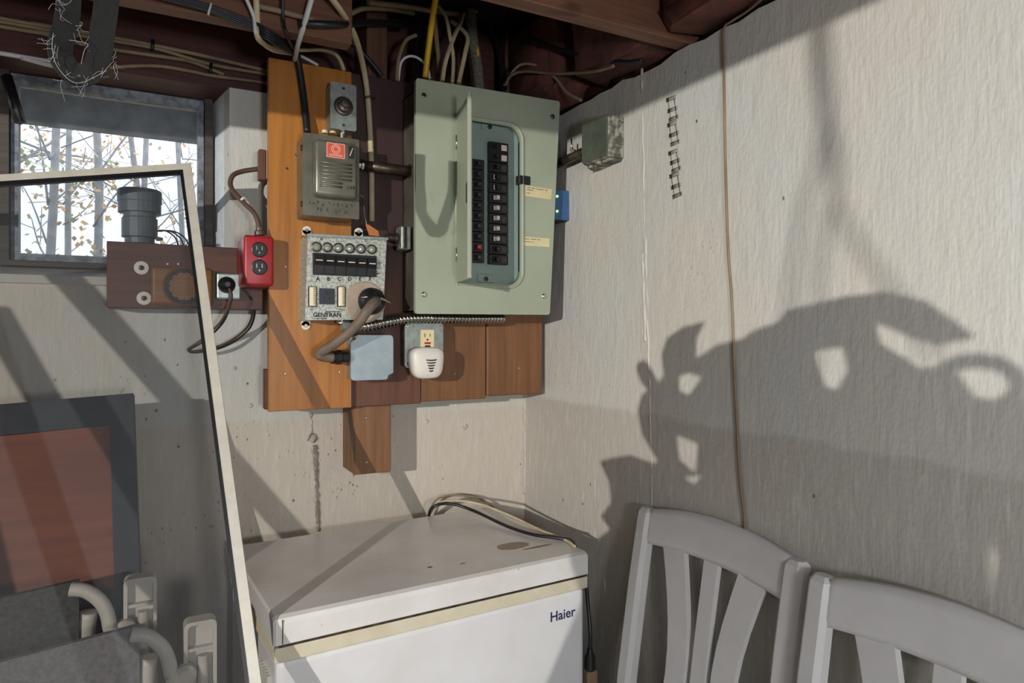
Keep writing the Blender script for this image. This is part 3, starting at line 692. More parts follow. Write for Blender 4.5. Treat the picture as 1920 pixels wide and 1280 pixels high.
c = TQ(684, 566); MB().lathe([(.048, 0), (.048, .0015), (.044, .003)], c, (0, -1, 0), 36).build('inlet_disc', 'disc', ts)
text('GEN', 'logo', 'ink', ts, TQ(598.5, 590.5, .0004), .0135, sx=1.0, bold=.0004)
text('TRAN', 'logo', 'ink', ts, TQ(625, 590.5, .0004), .0135, sx=1.0, bold=.0004)
m = MB(); a, c = TQ(587, 597.5), TQ(612, 596.5); m.box((a.x, TY - .0006, a.z), (c.x, TY + .0004, c.z)); a, c = TQ(610, 584.5), TQ(638, 583.5); m.box((a.x, TY - .0006, a.z), (c.x, TY + .0004, c.z)); a, c = TQ(610.6, 597.5), TQ(611.4, 583.5); m.box((a.x, TY - .0006, a.z), (c.x, TY + .0004, c.z)); m.build('logo_line', 'ink', ts)
for px, py in ((603, 448), (686, 451), (659, 547)): screw(ts, TQ(px, py), .0032, mat='chrome')
# generator cord: plug in the inlet, grey cord down to the junction box
gc = thing('generator_cord', 'thick grey cord with black plug running from the transfer switch to the square junction box', 'cord', tuple(TQ(695, 563)))
ax = Vector((-.05, -1, -.1)).normalized(); c = TQ(695, 564)
MB().lathe([(.031, .0), (.031, .014), (.027, .022), (.022, .026), (.014, .040), (.0125, .048)], c, ax, 24).build('plug', 'black', gc)
b = MB(); e = c + Vector((.006, -.022, .004))
b.tube([e + Vector((-.034, .002, .002)), e + Vector((-.012, -.012, .004)), e + Vector((.012, -.012, -.001)), e + Vector((.036, .002, -.008))], .0032, 6, 4); b.build('retaining_wire', 'chrome', gc)
b = MB(); b.tube([c + ax * .040, W(690, 580, 1.485), W(668, 610, 1.50), W(630, 642, 1.53), W(602, 660, 1.555), W(602, 667, 1.56), W(624, 670, 1.565)], .0115, 12, 7); b.build('cord', 'cord_grey', gc)
b = MB(); cc = W(622, 669, 1.592); b.lathe([(.013, 0), (.015, .004), (.015, .012), (.017, .013), (.017, .024), (.013, .026), (.013, .042)], W(619, 670, 1.572), (1, .02, .02), 16); b.build('strain_relief', 'black', gc)

# ------------------------------------------------------------------ junction box, GFCI, plug-in, flexible conduit, connector
jb = thing('junction_box', 'square junction box with blank pale blue steel cover', 'junction box', (.47, 1.61, CAM_Z - .114))
MB().box((.4205, 1.582, CAM_Z - .112), (.519, PB, CAM_Z - .009), .002, 1).build('box', 'galv', jb)
x0, x1, z0, z1 = .4185, .521, CAM_Z - .1135, CAM_Z - .0075; r = .009
ol = [(x1, z0 + .016), (x1, z1 - r)] + [(x1 - r + r * math.cos(R(a)), z1 - r + r * math.sin(R(a))) for a in (30, 60, 90)] + [(x0 + .017, z1), (x0 + .012, z1 - .010), (x0, z1 - .017), (x0, z0 + r)] + [(x0 + r + r * math.cos(R(a)), z0 + r + r * math.sin(R(a))) for a in (210, 240, 270)] + [(x1 - .017, z0), (x1 - .012, z0 + .010)]
b = MB(); b.prism([ol], XZ, 1.577, 1.582); b.build('cover', 'galv_blue', jb)
screw(jb, (x0 + .007, 1.582, z1 - .007), .005, mat='dark_steel'); screw(jb, (x1 - .007, 1.582, z0 + .007), .005, mat='dark_steel')

gf = thing('gfci_outlet', 'grey outlet box with ivory outlet showing red test button', 'outlet', (.6, 1.6, CAM_Z - .088))
x0, x1, z0, z1 = .5555, .6565, CAM_Z - .088, CAM_Z + .021
MB().box((x0 + .004, 1.597, z0 + .003), (x1 - .003, PB, z1 - .003), .003, 1).build('box', 'dark_steel', gf)
b = MB(); b.prism([rrect(x0, x1, z0, z1, .008, 3)], XZ, 1.592, 1.597); b.build('plate', 'galv', gf)
b = MB(); b.prism([rrect(x0 + .017, x1 - .004, z0 + .004, z1 - .007, .006, 3)], XZ, 1.586, 1.592); b.build('raised_cover', 'galv', gf)
for (sx_, sz_) in ((x0 + .007, z1 - .008), (x1 - .008, z1 - .008), (x0 + .007, z0 + .009)): screw(gf, (sx_, 1.592, sz_), .0042, mat='chrome')
a, c = W(789, 652, 1.583), W(814, 618, 1.583)
rx0, rx1, rz0, rz1 = a.x, c.x, a.z - .016, c.z
b = MB(); b.prism([rrect(rx0, rx1, rz0, rz1, .002, 2)], XZ, 1.5835, 1.590); fo = b.build('receptacle', 'ivory', gf)
cx = (rx0 + rx1) / 2; m = MB(); m.box((cx - .0075, 1.5828, rz1 - .018), (cx - .006, 1.5838, rz1 - .009)); m.box((cx + .006, 1.5828, rz1 - .017), (cx + .0075, 1.5838, rz1 - .010)); m.lathe([(.0025, 0), (.0025, .001)], (cx, 1.5838, rz1 - .0245), (0, -1, 0), 10); m.build('slot', 'ink', fo)
MB().box((cx - .008, 1.5815, rz1 - .0355), (cx + .008, 1.5838, rz1 - .0305), .0006, 1).build('test_button', 'red_handle', fo)
MB().box((cx - .007, 1.5815, rz1 - .0425), (cx + .007, 1.5838, rz1 - .0385), .0006, 1).build('reset_button', 'black', fo)
pl = thing('plug_in_repeller', 'rounded white plug-in device with black vents on the ivory outlet', 'plug-in device', (.615, 1.56, CAM_Z - .115))
a, c = W(772, 711, 1.558), W(831, 650, 1.558); cx, cz = (a.x + c.x) / 2, (a.z + c.z) / 2; hw, hh = (c.x - a.x) / 2, (c.z - a.z) / 2
def shield(s, n=28):
    out = []
    for k in range(n):
        a_ = 2 * math.pi * k / n; u, v = math.cos(a_), math.sin(a_); e = .55
        x = math.copysign(abs(u) ** e, u); z = math.copysign(abs(v) ** e, v)
        out.append((cx + hw * s * x * (1 + .10 * z - .0), cz + hh * s * z))
    return out
rings = [(1.0, 1.583), (1.0, 1.560), (.97, 1.553), (.90, 1.548), (.6, 1.5445), (.02, 1.5435)]
b = MB(); n = 28; vs_ = []
for s_, y_ in rings: vs_ += [Vector((x, y_, z)) for x, z in shield(s_)]
b.add(vs_, [[i * n + k, i * n + (k + 1) % n, (i + 1) * n + (k + 1) % n, (i + 1) * n + k] for i in range(len(rings) - 1) for k in range(n)] + [list(range(n))], True)
b.build('body', 'white_pl', pl)
for k in range(5):
    wv = .0135 - k * .0022; z = cz + .007 - k * .0065
    b = MB(); b.tube([(cx + .004 - wv, 1.5447, z + .0008), (cx + .004, 1.5437, z - .0006), (cx + .004 + wv, 1.5447, z + .0008)], .0017, 6, 4); b.build('vent_slot', 'ink', pl)
for k in range(3):
    b = MB(); z = cz + .018 + k * .004; b.tube([(cx - .014, 1.5462, z), (cx + .016, 1.5462, z)], .0008, 6, 1); b.build('ridge', 'white_pl', pl)

fc = thing('flexible_conduit', 'ribbed silver flexible conduit running below the breaker panel', 'conduit', tuple(W(800, 600, 1.60)))
path = smooth_path([W(664, 613, 1.578), W(690, 611, 1.578), W(722, 604, 1.58), W(758, 598, 1.585), W(800, 596, 1.588), W(880, 597, 1.588), W(945, 597, 1.592)], 34)
L = [0.0]
for i in range(1, len(path)): L.append(L[-1] + (path[i] - path[i - 1]).length)
rp = [path[0]]; acc = 0.0
for i in range(1, len(path)):
    seg_ = path[i] - path[i - 1]; dl = seg_.length; pos = .0013 - acc
    while pos <= dl: rp.append(path[i - 1] + seg_ * (pos / dl)); pos += .0013
    acc = dl - (pos - .0013)
path = rp
b = MB(); b.tube(path, lambda t: .0110 + .0030 * math.sin(t * L[-1] / .0092 * 2 * math.pi), 12, 1); 
b.build('ribbed_sleeve', 'chrome', fc)
MB().lathe([(.0145, 0), (.0145, .016), (.012, .018), (.012, .026)], W(640, 609, 1.585), (1, 0, -.12), 16).build('connector', 'galv', fc)
MB().lathe([(.013, 0), (.013, .02)], W(641, 606, 1.59) + Vector((0, 0, .0)), (0, 0, 1), 14).build('elbow', 'galv', fc)
# small silver clamp box between transfer switch and panel
cl = thing('clamp_connector', 'small silver clamp connector on the left side of the breaker panel', 'connector', (.56, 1.58, CAM_Z + .19))
a, c = W(752, 467, 1.56), W(771, 424, 1.56)
MB().box((a.x, 1.56, a.z), (c.x, 1.60, c.z), .003, 2).build('body', 'galv', cl)
MB().box((a.x + .004, 1.555, a.z + .002), (a.x + .014, 1.562, c.z - .002), .002, 1).build('strap', 'chrome', cl)
b = MB(); b.lathe([(.013, 0), (.013, .008), (.010, .009), (.010, .022)], Vector((a.x - .004, 1.58, (a.z + c.z) / 2)), (-1, 0, 0), 14); b.build('bushing', 'dark_steel', cl)
for z in (a.z + .006, c.z - .006): screw(cl, (a.x - .001, 1.566, z), .0035, axis=(-.7, -.7, 0), mat='chrome')
# hang tag
tg = thing('hang_tag', 'orange-brown paper tag hanging by a string above the transfer switch', 'tag', tuple(W(697, 440, 1.56)))
b = MB(); b.prism([[(W(px, py, 1.56).x, W(px, py, 1.56).z) for px, py in ((685, 421), (691, 421), (709, 433), (711, 443), (692, 441))]], XZ, 1.559, 1.5602); b.build('paper', 'tag', tg)
b = MB(); b.tube([W(688, 423, 1.56), W(684, 404, 1.567), W(682, 385, 1.572), W(683, 372, 1.572)], .0008, 5, 5); b.build('string', 'cream', tg)

# ================================================================== BREAKER PANEL
PY = 1.490; PK = PY / 1.510
ep = thing('breaker_panel', 'grey-green electrical breaker panel with open door on the backboard', 'breaker panel', (.76, 1.6, CAM_Z + .04))
def P2(px, py, y=PY): p = W(px, py, y); return (p.x, p.z)
qTL, qTR, qBR, qBL = P2(780, 146), P2(1050, 190), P2(1031, 590), P2(779, 588)
oL = P2(857, 400)[0]; oR = P2(976, 400)[0]
oT, oB = CAM_Z + .515 * PK, CAM_Z + .118 * PK
def soft(poly, r):
    out = []; n = len(poly)
    for i in range(n):
        p, a, c = Vector(poly[i]), Vector(poly[i - 1]), Vector(poly[(i + 1) % n])
        u, v = (a - p).normalized(), (c - p).normalized()
        out += [tuple(p + u * r), tuple(p + u * r * .3 + v * r * .3), tuple(p + v * r)]
    return out
hole = rrect(oL, oR, oB, oT, .034, 8, (1, 0, 0, 1))
b = MB(); b.prism([soft([qBL, qBR, qTR, qTL], .006), hole], XZ, PY, PY + .012); b.build('cover', 'cover', ep)
# raised bead round the opening
bead = [Vector((x, PY, z)) for x, z in rrect(oL - .002, oR + .006, oB - .006, oT + .006, .038, 8, (1, 0, 0, 1))]
b = MB(); b.tube(bead, .0042, 8, 1, closed=True); b.build('bead', 'cover', ep)
b = MB(); b.prism([[(oR + .012, oB + .02), (oR + .0135, oB + .02), (oR + .0135, oT - .01), (oR + .012, oT - .01)]], XZ, PY - .001, PY + .001); b.build('seam', 'cover', ep)
# box behind
PE = PB - .0025; bx0, bx1 = qTL[0] + .020, qBR[0] - .006
b = MB(); zT, zB = (qTL[1] + qTR[1]) / 2 - .008, (qBL[1] + qBR[1]) / 2 + .006
b.box((bx0, PY + .012, zB), (bx0 + .003, PE, zT)); b.box((bx1 - .003, PY + .012, zB), (bx1, PE, zT)); b.box((bx0, PE - .004, zB), (bx1, PE, zT)); b.box((bx0, PY + .012, zB), (bx1, PE, zB + .003)); b.box((bx0, PY + .012, zT - .003), (bx1, PE, zT)); b.build('enclosure', 'panel_box', ep)
# dead front
DF = PY + .020
b = MB(); b.box((oL - .02, DF, oB - .012), (oR + .012, DF + .003, oT + .012)); b.build('dead_front', 'cover_in', ep)
b = MB(); b.prism([rrect(oL - .001, oR + .003, oB - .003, oT + .003, .037, 8, (1, 0, 0, 1)), hole], XZ, PY + .006, DF); b.build('return_flange', 'cover_in', ep)
for (px, py) in ((917, 239), (910, 523)):
    p = W(px, py, DF); b = MB(); b.box((p.x - .022, DF - .003, p.z - .009), (p.x + .022, DF, p.z + .012), .0015, 1); o = b.build('catch_plate', 'cover_in', ep)
    MB().lathe([(.0055, 0), (.0055, .003), (.002, .004)], (p.x, DF - .003, p.z), (0, -1, 0), 12).build('screw', 'black', o)
# door, swung out to the left past square
hx = oL - .002; fx, fy = P2(884, 350, 1.336)[0], 1.336
ddir = Vector((fx - hx, fy - (PY - .004), 0)).normalized(); dn = Vector((-ddir.y, ddir.x, 0)); Ld = (Vector((fx, fy)) - Vector((hx, PY - .004))).length
def DP(u, v, w_): return Vector((hx, PY - .004, 0)) + ddir * u + dn * w_ + Vector((0, 0, v))
b = MB(); b.prism([[(0, oB), (Ld, oB), (Ld, oT + .008), (0, oT + .008)]], DP, -.0012, .0012)
b.prism([[(Ld - .002, oB), (Ld, oB), (Ld, oT + .008), (Ld - .002, oT + .008)]], DP, -.009, .0012)
dr = b.build('door', 'cover', ep)
b = MB(); b.prism([rrect(Ld - .040, Ld - .006, CAM_Z + .283, CAM_Z + .328, .006, 3)], DP, -.004, -.0011); b.build('latch', 'black', dr)
b = MB(); b.prism([rrect(Ld - .040, Ld - .006, CAM_Z + .283, CAM_Z + .328, .006, 3)], DP, .0011, .004); b.build('latch', 'black', dr)
for z in (CAM_Z + .182, CAM_Z + .448):
    b = MB(); z = z; b.tube([(hx, PY - .005, z - .017), (hx, PY - .005, z + .017)], .0042, 10, 1); b.build('hinge', 'chrome', dr)
for z in (CAM_Z + .185,):
    pass
# latch strike on the cover
p, q = P2(972, 345), P2(993, 331); b = MB(); b.box((p[0], PY - .004, p[1]), (q[0], PY + .014, q[1]), .001, 1); b.build('strike', 'black', ep)
# breakers
RH = .0255 * PK; BX = [W(p_, 380, PY + .008).x for p_ in (917.5, 953.5, 872, 908.5)]
def breaker(side, zt, rows, handle, mark):
    x0, x1 = ((BX[0], BX[1]) if side > 0 else (BX[2], BX[3]))
    zb = zt - RH * rows; o = MB(); yF = DF - .012
    o.box((x0, yF, zb + .0006), (x1, DF + .001, zt - .0006), .0012, 1)
    # raised wing of the breaker towards the centre bus side
    hx0 = x0 + .009 if side > 0 else x1 - .027; hx1 = hx0 + .018
    br = o.build('breaker', 'black2', ep)
    for k in range(rows if rows == 1 else 2):
        zc = zt - RH * (k + .5)
        if rows == 2 and k == 1: pass
        m = MB(); m.box((hx0, yF - .0035, zc - .0075), (hx1, yF + .001, zc + .0075), .001, 1); m.build('handle_seat', 'black', br)
        m = MB(); s_ = -1 if side > 0 else 1
        m.box((hx0 + .004, yF - .013, zc - .0052), (hx1 - .004, yF - .002, zc + .0052), .0015, 1, rot=Matrix.Rotation(R(-18 * s_), 3, 'Z')); m.build('toggle', handle, br)
        if mark:
            mx0 = hx0 + .001 if side > 0 else hx1 - .005
            MB().box((mx0, yF - .0042, zc - .0055), (mx0 + .0045, yF - .0030, zc + .0055)).build('toggle_mark', mark, br)
        lx = x1 - .020 if side > 0 else x0 + .003
        MB().box((lx, yF - .0006, zc - .0075), (lx + .015, yF + .0005, zc + .0065)).build('rating_label', 'label_grey' if rows == 1 else 'label_white', br)
M['label_grey'] = pmat('worn_label', srgb(70, 68, 62), srgb(48, 48, 46), 90, 0.6)
breaker(1, CAM_Z + .4735 * PK, 2, 'black', None)
for k in range(10): breaker(1, CAM_Z + .4735 * PK - RH * (k + 2), 1, 'white_pl' if k in (3, 4, 5, 6, 7) else 'black2', 'white_pl' if k in (1, 2, 3, 4, 5, 6, 7) else None)
for k in range(10): breaker(-1, CAM_Z + .4245 * PK - RH * k, 1, 'red_handle' if k == 8 else 'black2', 'red_handle' if k == 8 else None)
for (px, py) in ((795, 179), (1036, 219), (795, 552), (1020, 555)):
    c = W(px, py, PY); b = MB().lathe([(.0065, 0), (.0065, .002), (.004, .004)], c, (0, -1, 0), 14); b.build('cover_screw', 'dark_steel' if px == 1036 else 'chrome', ep)
# stickers
def sticker(q, lines, nm):
    p = [P2(*k) for k in q]; b = MB(); b.prism([p], XZ, PY - .0005, PY + .0003); o = b.build(nm, 'sticker', ep)
    m = MB()
    for (u0, u1, v) in lines:
        A = Vector(p[0]) + (Vector(p[1]) - Vector(p[0])) * u0; Bq = Vector(p[0]) + (Vector(p[1]) - Vector(p[0])) * u1; up = (Vector(p[3]) - Vector(p[0])) * v
        A, Bq = A + up, Bq + up; m.add([(A.x, PY - .0007, A.y - .0007), (Bq.x, PY - .0007, Bq.y - .0007), (Bq.x, PY - .0007, Bq.y + .0007), (A.x, PY - .0007, A.y + .0007)], [[0, 1, 2, 3]])
    m.build('print', 'label_grey', o)
sticker(((984, 367), (1033, 374), (1035, 355), (985, 347)), ((.06, .2, .8), (.24, .36, .8), (.42, .7, .8), (.75, .85, .8), (.06, .3, .6), (.06, .2, .3)), 'sticker')
sticker(((978, 460), (1030, 463), (1030, 447), (979, 443)), ((.06, .25, .75), (.3, .5, .75), (.55, .65, .75), (.06, .3, .45), (.34, .4, .45)), 'sticker')
# blue device on the right flank
bd = thing('surge_protector', 'small blue box with green lights on the right side of the breaker panel', 'surge protector', (.95, 1.53, CAM_Z + .28))
a, c = W(1041, 413, 1.535), W(1067, 357, 1.535)
MB().box((bx1, 1.536, a.z), (min(c.x + .001, XW - .002), 1.60, c.z), .003, 2).build('body', 'black', bd)
MB().box((bx1 + .001, 1.530, a.z + .002), (c.x - .002, 1.537, c.z - .002), .002, 1).build('face', 'blue_dev', bd)
for py in (368, 396): MB().lathe([(.0032, 0), (.0025, .003), (.0005, .004)], W(1044.5, py, 1.530), (0, -1, 0), 10).build('indicator_light', 'led', bd)

# ------------------------------------------------------------------ weathered box on the right wall
gb = thing('weathered_box', 'weathered grey junction box with mortar splatter high on the right wall', 'junction box', (.965, 1.345, CAM_Z + .40))
MB().box((.945, 1.293, CAM_Z + .408), (XW, 1.397, CAM_Z + .508), .004, 2).build('body', 'splatter', gb)
b = MB(); b.prism([rrect(1.295, 1.396, CAM_Z + .411, CAM_Z + .507, .006, 3)], YZ, .9415, .946); b.build('cover', 'weather', gb)
rnj = random.Random(5); b = MB()
for k in range(7): b.box((.95 + rnj.uniform(0, .01), 1.30 + k * .013, CAM_Z + .400 + rnj.uniform(0, .004)), (XW, 1.316 + k * .013, CAM_Z + .410), .002, 1)
b.build('mortar_lump', 'splatter', gb)
b = MB(); b.tube([(.966, 1.397, CAM_Z + .452), (.966, 1.50, CAM_Z + .449), (.968, 1.60, CAM_Z + .447)], .0115, 12, 1); b.build('conduit', 'dark_steel', gb)
b = MB(); b.lathe([(.014, 0), (.014, .012)], (.966, 1.40, CAM_Z + .452), (0, 1, 0), 12); b.build('coupling', 'dark_steel', gb)
b = MB(); b.tube([(.962, 1.455, CAM_Z + .462), (.950, 1.455, CAM_Z + .462), (.950, 1.456, CAM_Z + .49)], .0025, 6, 1); b.lathe([(.006, 0), (.006, .003)], (.951, 1.455, CAM_Z + .463), (-1, 0, 0), 10); b.build('bolt', 'chrome', gb)

# ================================================================== CABLES
def cable(pts, r, mat, label, seg=7, res=7, flat=None, name='cable', group=None, lead=None):
    b = MB(); b.tube(([W(*pts[0]) + Vector(lead)] if lead else []) + [W(*p) for p in pts], r * (1.2 if mat in ('cream', 'cream_old', 'yellow') else 1.0), seg, res, flat); return tag(b.build(name, mat), label, 'cable', group)
cable([(604, -25, 1.35), (640, 22, 1.39), (666, 70, 1.50), (681, 125, 1.60), (690, 190, 1.628), (696, 300, 1.632), (697, 415, 1.632)], .0062, 'cream', 'cream cable running down the dark plank beside the safety switch', flat=.7)
cable([(590, -25, 1.36), (572, 40, 1.385), (558, 85, 1.46), (553, 112, 1.612)], .0055, 'white_cab', 'bright white cable dropping to the top of the pine plank')
cable([(530, -25, 1.37), (531, 35, 1.39), (540, 72, 1.40), (556, 105, 1.59), (560, 130, 1.612)], .0034, 'black_cab', 'thin blue-black cable beside the bright white one')
cable([(556, 100, 1.606), (563, 140, 1.612), (570, 190, 1.611), (576, 248, 1.60)], .0085, 'black_cab', 'thick black cable entering the top of the safety switch')
cable([(480, -10, 1.37), (482, 40, 1.39), (486, 74, 1.40), (520, 92, 1.52), (570, 94, 1.61), (605, 94, 1.62), (632, 105, 1.63), (645, 132, 1.645)], .005, 'cream', 'cream cable looping over the top of the pine plank', flat=.7)
cable([(458, -10, 1.37), (475, 30, 1.385), (482, 68, 1.395), (510, 94, 1.50), (560, 104, 1.63), (596, 122, 1.65)], .0036, 'white_cab', 'thin white cable joining the loop above the pine plank')
cable([(486, 12, 1.385), (530, 22, 1.39), (588, 38, 1.395)], .0048, 'cream_old', 'old tan cable crossing behind the white cable near the ceiling')
for i, dy in enumerate((0, 5, 10, 15, 20)):
    cable([(270, -22 + dy * .5, 1.37), (340, -4 + dy * .55, 1.38), (400, 12 + dy * .6, 1.385), (470, 38 + dy * .8, 1.39), (520, 66 + dy, 1.40), (556, 96 + dy * .5, 1.58)], .0026, 'black_cab',
          ('topmost', 'second', 'middle', 'fourth', 'lowest')[i] + ' strand of the blue-black cable bundle under the left joist', group='blue-black cable bundle')
tag(MB().tube([W(396, 6, 1.375), W(390, 28, 1.38)], .0022, 5, 1).build('zip_tie', 'white_cab'), 'white zip tie round the blue-black cable bundle', 'zip tie')
RY = YW - .004
for i, (pts, r, lab) in enumerate((
    ([(-20, 31, RY), (60, 44, RY), (250, 78, RY), (350, 98, RY), (430, 116, RY), (520, 138, RY)], .0055, 'topmost of the old tan cables stapled along the rim joist'),
    ([(-20, 37, RY), (120, 62, RY), (220, 78, RY), (300, 93, RY), (400, 122, RY), (520, 142, RY)], .005, 'second old tan cable stapled along the rim joist'),
    ([(-20, 46, RY), (60, 58, RY), (160, 84, RY), (260, 100, RY), (350, 114, RY), (395, 130, RY), (420, 140, RY)], .005, 'third old tan cable drooping along the rim joist'),
    ([(205, 127, RY), (240, 124, RY), (300, 124, RY), (360, 134, RY), (400, 142, RY), (520, 158, RY)], .0045, 'lowest old tan cable just above the white wall corner'),
    )): cable(pts, r, 'cream_old', lab, flat=.75, group='old cables along the rim joist', lead=(-1.6, 0, .01 * (2 - i)) if i < 3 else None)
cable([(-20, 96, 1.76), (40, 108, 1.76), (105, 124, 1.755), (200, 134, 1.76)], .005, 'white_cab', 'pale cable running above the window top at far left', lead=(-1.5, 0, .02))
for px, py in ((291, 84), (400, 128)): tag(MB().tube([W(px - 4, py - 10, RY - .006), W(px - 6, py + 10, RY - .006)], .004, 5, 1).build('cable_clip', 'black'), ('black clip on the upper tan cables at mid span' if px < 300 else 'black clip on the tan cables near the pine plank'), 'clip')
# over the panel
cable([(820, -20, 1.45), (812, 25, 1.50), (806, 70, 1.54), (797, 145, 1.575)], .0062, 'yellow', 'yellow cable entering the top of the breaker panel')
cable([(1010, 10, 1.70), (884, 22, 1.64), (862, 46, 1.60), (845, 85, 1.575), (834, 120, 1.57), (829, 152, 1.57)], .0062, 'cream', 'pale cable bending left of three into the panel top', flat=.7)
cable([(822, 12, 1.60), (836, 32, 1.585), (844, 70, 1.58), (850, 110, 1.58), (848, 156, 1.575)], .0058, 'cream', 'middle cream cable entering the breaker panel top', flat=.7)
cable([(846, 40, 1.62), (866, 55, 1.60), (877, 72, 1.59), (872, 100, 1.582), (860, 156, 1.578)], .0062, 'cream', 'curved cream cable right of the others at the panel top', flat=.75)
cable([(815, 30, 1.62), (818, 70, 1.63), (822, 110, 1.635), (823, 140, 1.635)], .0055, 'cream_old', 'dim tan cable behind the yellow cable')
cable([(780, 66, 1.63), (762, 75, 1.62), (752, 95, 1.62), (746, 120, 1.625), (744, 152, 1.628)], .0042, 'cream_old', 'short tan cable hooking over the dark plank top')
cable([(747, 152, 1.63), (752, 118, 1.62), (765, 106, 1.61), (782, 108, 1.60), (800, 124, 1.59), (806, 148, 1.585)], .0034, 'white_cab', 'thin white cable arching from the dark plank to the panel')
cable([(640, 38, 1.60), (665, 22, 1.60), (690, 15, 1.60), (740, 18, 1.62), (775, 25, 1.66)], .0055, 'cream_old', 'tan cable arching near the ceiling left of the yellow cable')
cable([(690, 4, 1.55), (760, 12, 1.58), (820, 22, 1.60), (880, 30, 1.66)], .0055, 'cream_old', 'straight tan cable crossing behind the yellow cable near the ceiling')
cable([(560, 44, 1.395), (640, 46, 1.40), (700, 42, 1.60), (760, 48, 1.68)], .008, 'black_cab', 'thick black cable crossing high behind the pine plank')
cable([(610, 58, 1.60), (660, 82, 1.61), (690, 110, 1.62), (716, 142, 1.63)], .0055, 'black_cab', 'black cable sloping down behind the cream cable')
cable([(788, 40, 1.66), (786, 100, 1.66), (784, 160, 1.62)], .012, 'black_cab', 'thick dark service cable left of the yellow cable')
fcab = thing('service_cable', 'thick grey woven service cable with a yellow mark above the breaker panel', 'cable', tuple(W(892, 165, 1.59)))
b = MB(); b.tube([W(882, 20, 1.62), W(886, 70, 1.60), W(894, 120, 1.59), W(899, 170, 1.585)], .014, 12, 6); b.build('sheath', 'conduit_old', fcab)
b = MB(); b.tube([W(894, 88, 1.5815), W(896, 106, 1.5805)], .006, 8, 1, flat=.5); b.build('yellow_mark', 'yellow', fcab)
cable([(948, 160, 1.60), (958, 142, 1.58), (985, 134, 1.55), (1040, 138, 1.46), (1110, 134, 1.32), (1150, 124, 1.24)], .0034, 'cream_old', 'thin tan wire running from the panel top toward the right wall')
cable([(950, 150, 1.60), (975, 122, 1.58), (1010, 124, 1.54), (1040, 145, 1.47), (1062, 172, 1.44), (1090, 188, 1.40)], .0034, 'cream_old', 'thin tan wire looping down behind the panel corner')
cable([(1000, 74, 1.52), (1040, 90, 1.45), (1110, 108, 1.32), (1170, 117, 1.22), (1205, 113, 1.18)], .006, 'black_cab', 'thick dark cable sagging beneath the right joist bay')
cable([(905, 20, 1.70), (935, 90, 1.70), (945, 165, 1.66)], .010, 'black_cab', 'dark cable right of the woven service cable')
# staple on the cream cable
tag(MB().tube([W(684, 183, 1.624), W(693, 181, 1.619), W(702, 184, 1.624)], .003, 6, 3).build('cable_staple', 'dark_steel'), 'dark metal staple holding the cream cable to the plank', 'staple')
# block and stud above the plank
tag(MB().box((W(688, 100, 1.665).x, 1.667, CAM_Z + .56), (W(727, 100, 1.665).x, YW + .01, 2.185), .002, 1).build('wood_block', 'stud'), 'brown wood block above the dark plank', 'block')
tag(MB().box((W(948, 100, 1.70).x, 1.70, CAM_Z + .50), (W(992, 100, 1.70).x, YW + .01, 2.185), .002, 1).build('wood_stud', 'stud'), 'brown wood stud standing behind the panel top right', 'stud')
tag(MB().box((W(860, 100, 1.72).x, 1.73, CAM_Z + .56), (W(930, 100, 1.72).x, YW + .01, 2.185), .002, 1).build('wood_stud', 'rim'), 'dark wood stud behind the woven service cable', 'stud')
# wire down the right wall
pts = [(1440, -12), (1400, 22), (1372, 40), (1357, 56), (1357, 120), (1359, 250), (1362, 380), (1366, 480), (1372, 560), (1377, 690), (1382, 800), (1388, 900), (1395, 960), (1398, 1012), (1399, 1100)]
b = MB(); b.tube([WX(x, y, XW - .0035 - (.03 if i == 0 else 0)) for i, (x, y) in enumerate(pts)], .0026, 6, 6)
tag(b.build('wire', 'tan_wire'), 'thin brown wire running down the right wall behind the chair', 'wire')
# pulling strap with cobwebs
sp = thing('hanging_strap', 'black webbing strap hanging in a loop with cobwebs at top left', 'strap', tuple(W(160, 150, .872)))
SYp = .872
def ribbon(pts, wd, th):
    P = smooth_path([Vector(p) for p in pts], 8); b = MB(); vs_ = []
    for i, p in enumerate(P):
        t = (P[min(i + 1, len(P) - 1)] - P[max(i - 1, 0)]).normalized(); s_ = t.cross(Vector((0.25, -1, 0.0)).normalized()).normalized(); n_ = s_.cross(t)
        # the webbing is turned so its flat side partly faces the viewer
        a_ = s_ * wd + n_ * th; c_ = s_ * wd - n_ * th
        vs_ += [p + a_, p + c_, p - a_, p - c_]
    fs_ = [[i * 4 + k, i * 4 + (k + 1) % 4, i * 4 + 4 + (k + 1) % 4, i * 4 + 4 + k] for i in range(len(P) - 1) for k in range(4)] + [[0, 1, 2, 3], [len(vs_) - 4 + k for k in range(4)]]
    return b.add(vs_, fs_, False)
ribbon([W(130, -90, SYp + .02), W(129, 0, SYp + .02), W(124, 45, SYp + .015), W(114, 80, SYp + .01), W(116, 110, SYp), W(140, 138, SYp), W(172, 135, SYp), W(186, 105, SYp), W(192, 60, SYp - .005), W(200, 0, SYp - .01), W(202, -90, SYp - .01)], .0115, .0028).build('webbing', 'strap', sp)
rn = random.Random(11); b = MB()
edge = [(100, 70), (102, 92), (108, 115), (125, 140), (148, 152), (175, 145), (196, 135), (210, 112), (160, 95), (120, 20), (142, 50)]
for k in range(46):
    x, y = rn.choice(edge); x += rn.uniform(-9, 9); y += rn.uniform(-12, 12)
    p = W(x, y, SYp - .012 + rn.uniform(-.006, .01)); q = p + Vector((rn.uniform(-.012, .012), rn.uniform(-.005, .005), rn.uniform(-.022, .012)))
    b.tube([p, p.lerp(q, .5) + Vector((rn.uniform(-.004, .004), 0, rn.uniform(-.004, .004))), q], .00022, 3, 3)
b.tube([W(x, y, SYp - .012) for x, y in ((100, 62), (98, 90), (106, 122), (130, 150), (152, 155), (182, 142), (200, 132))], .0003, 4, 6)
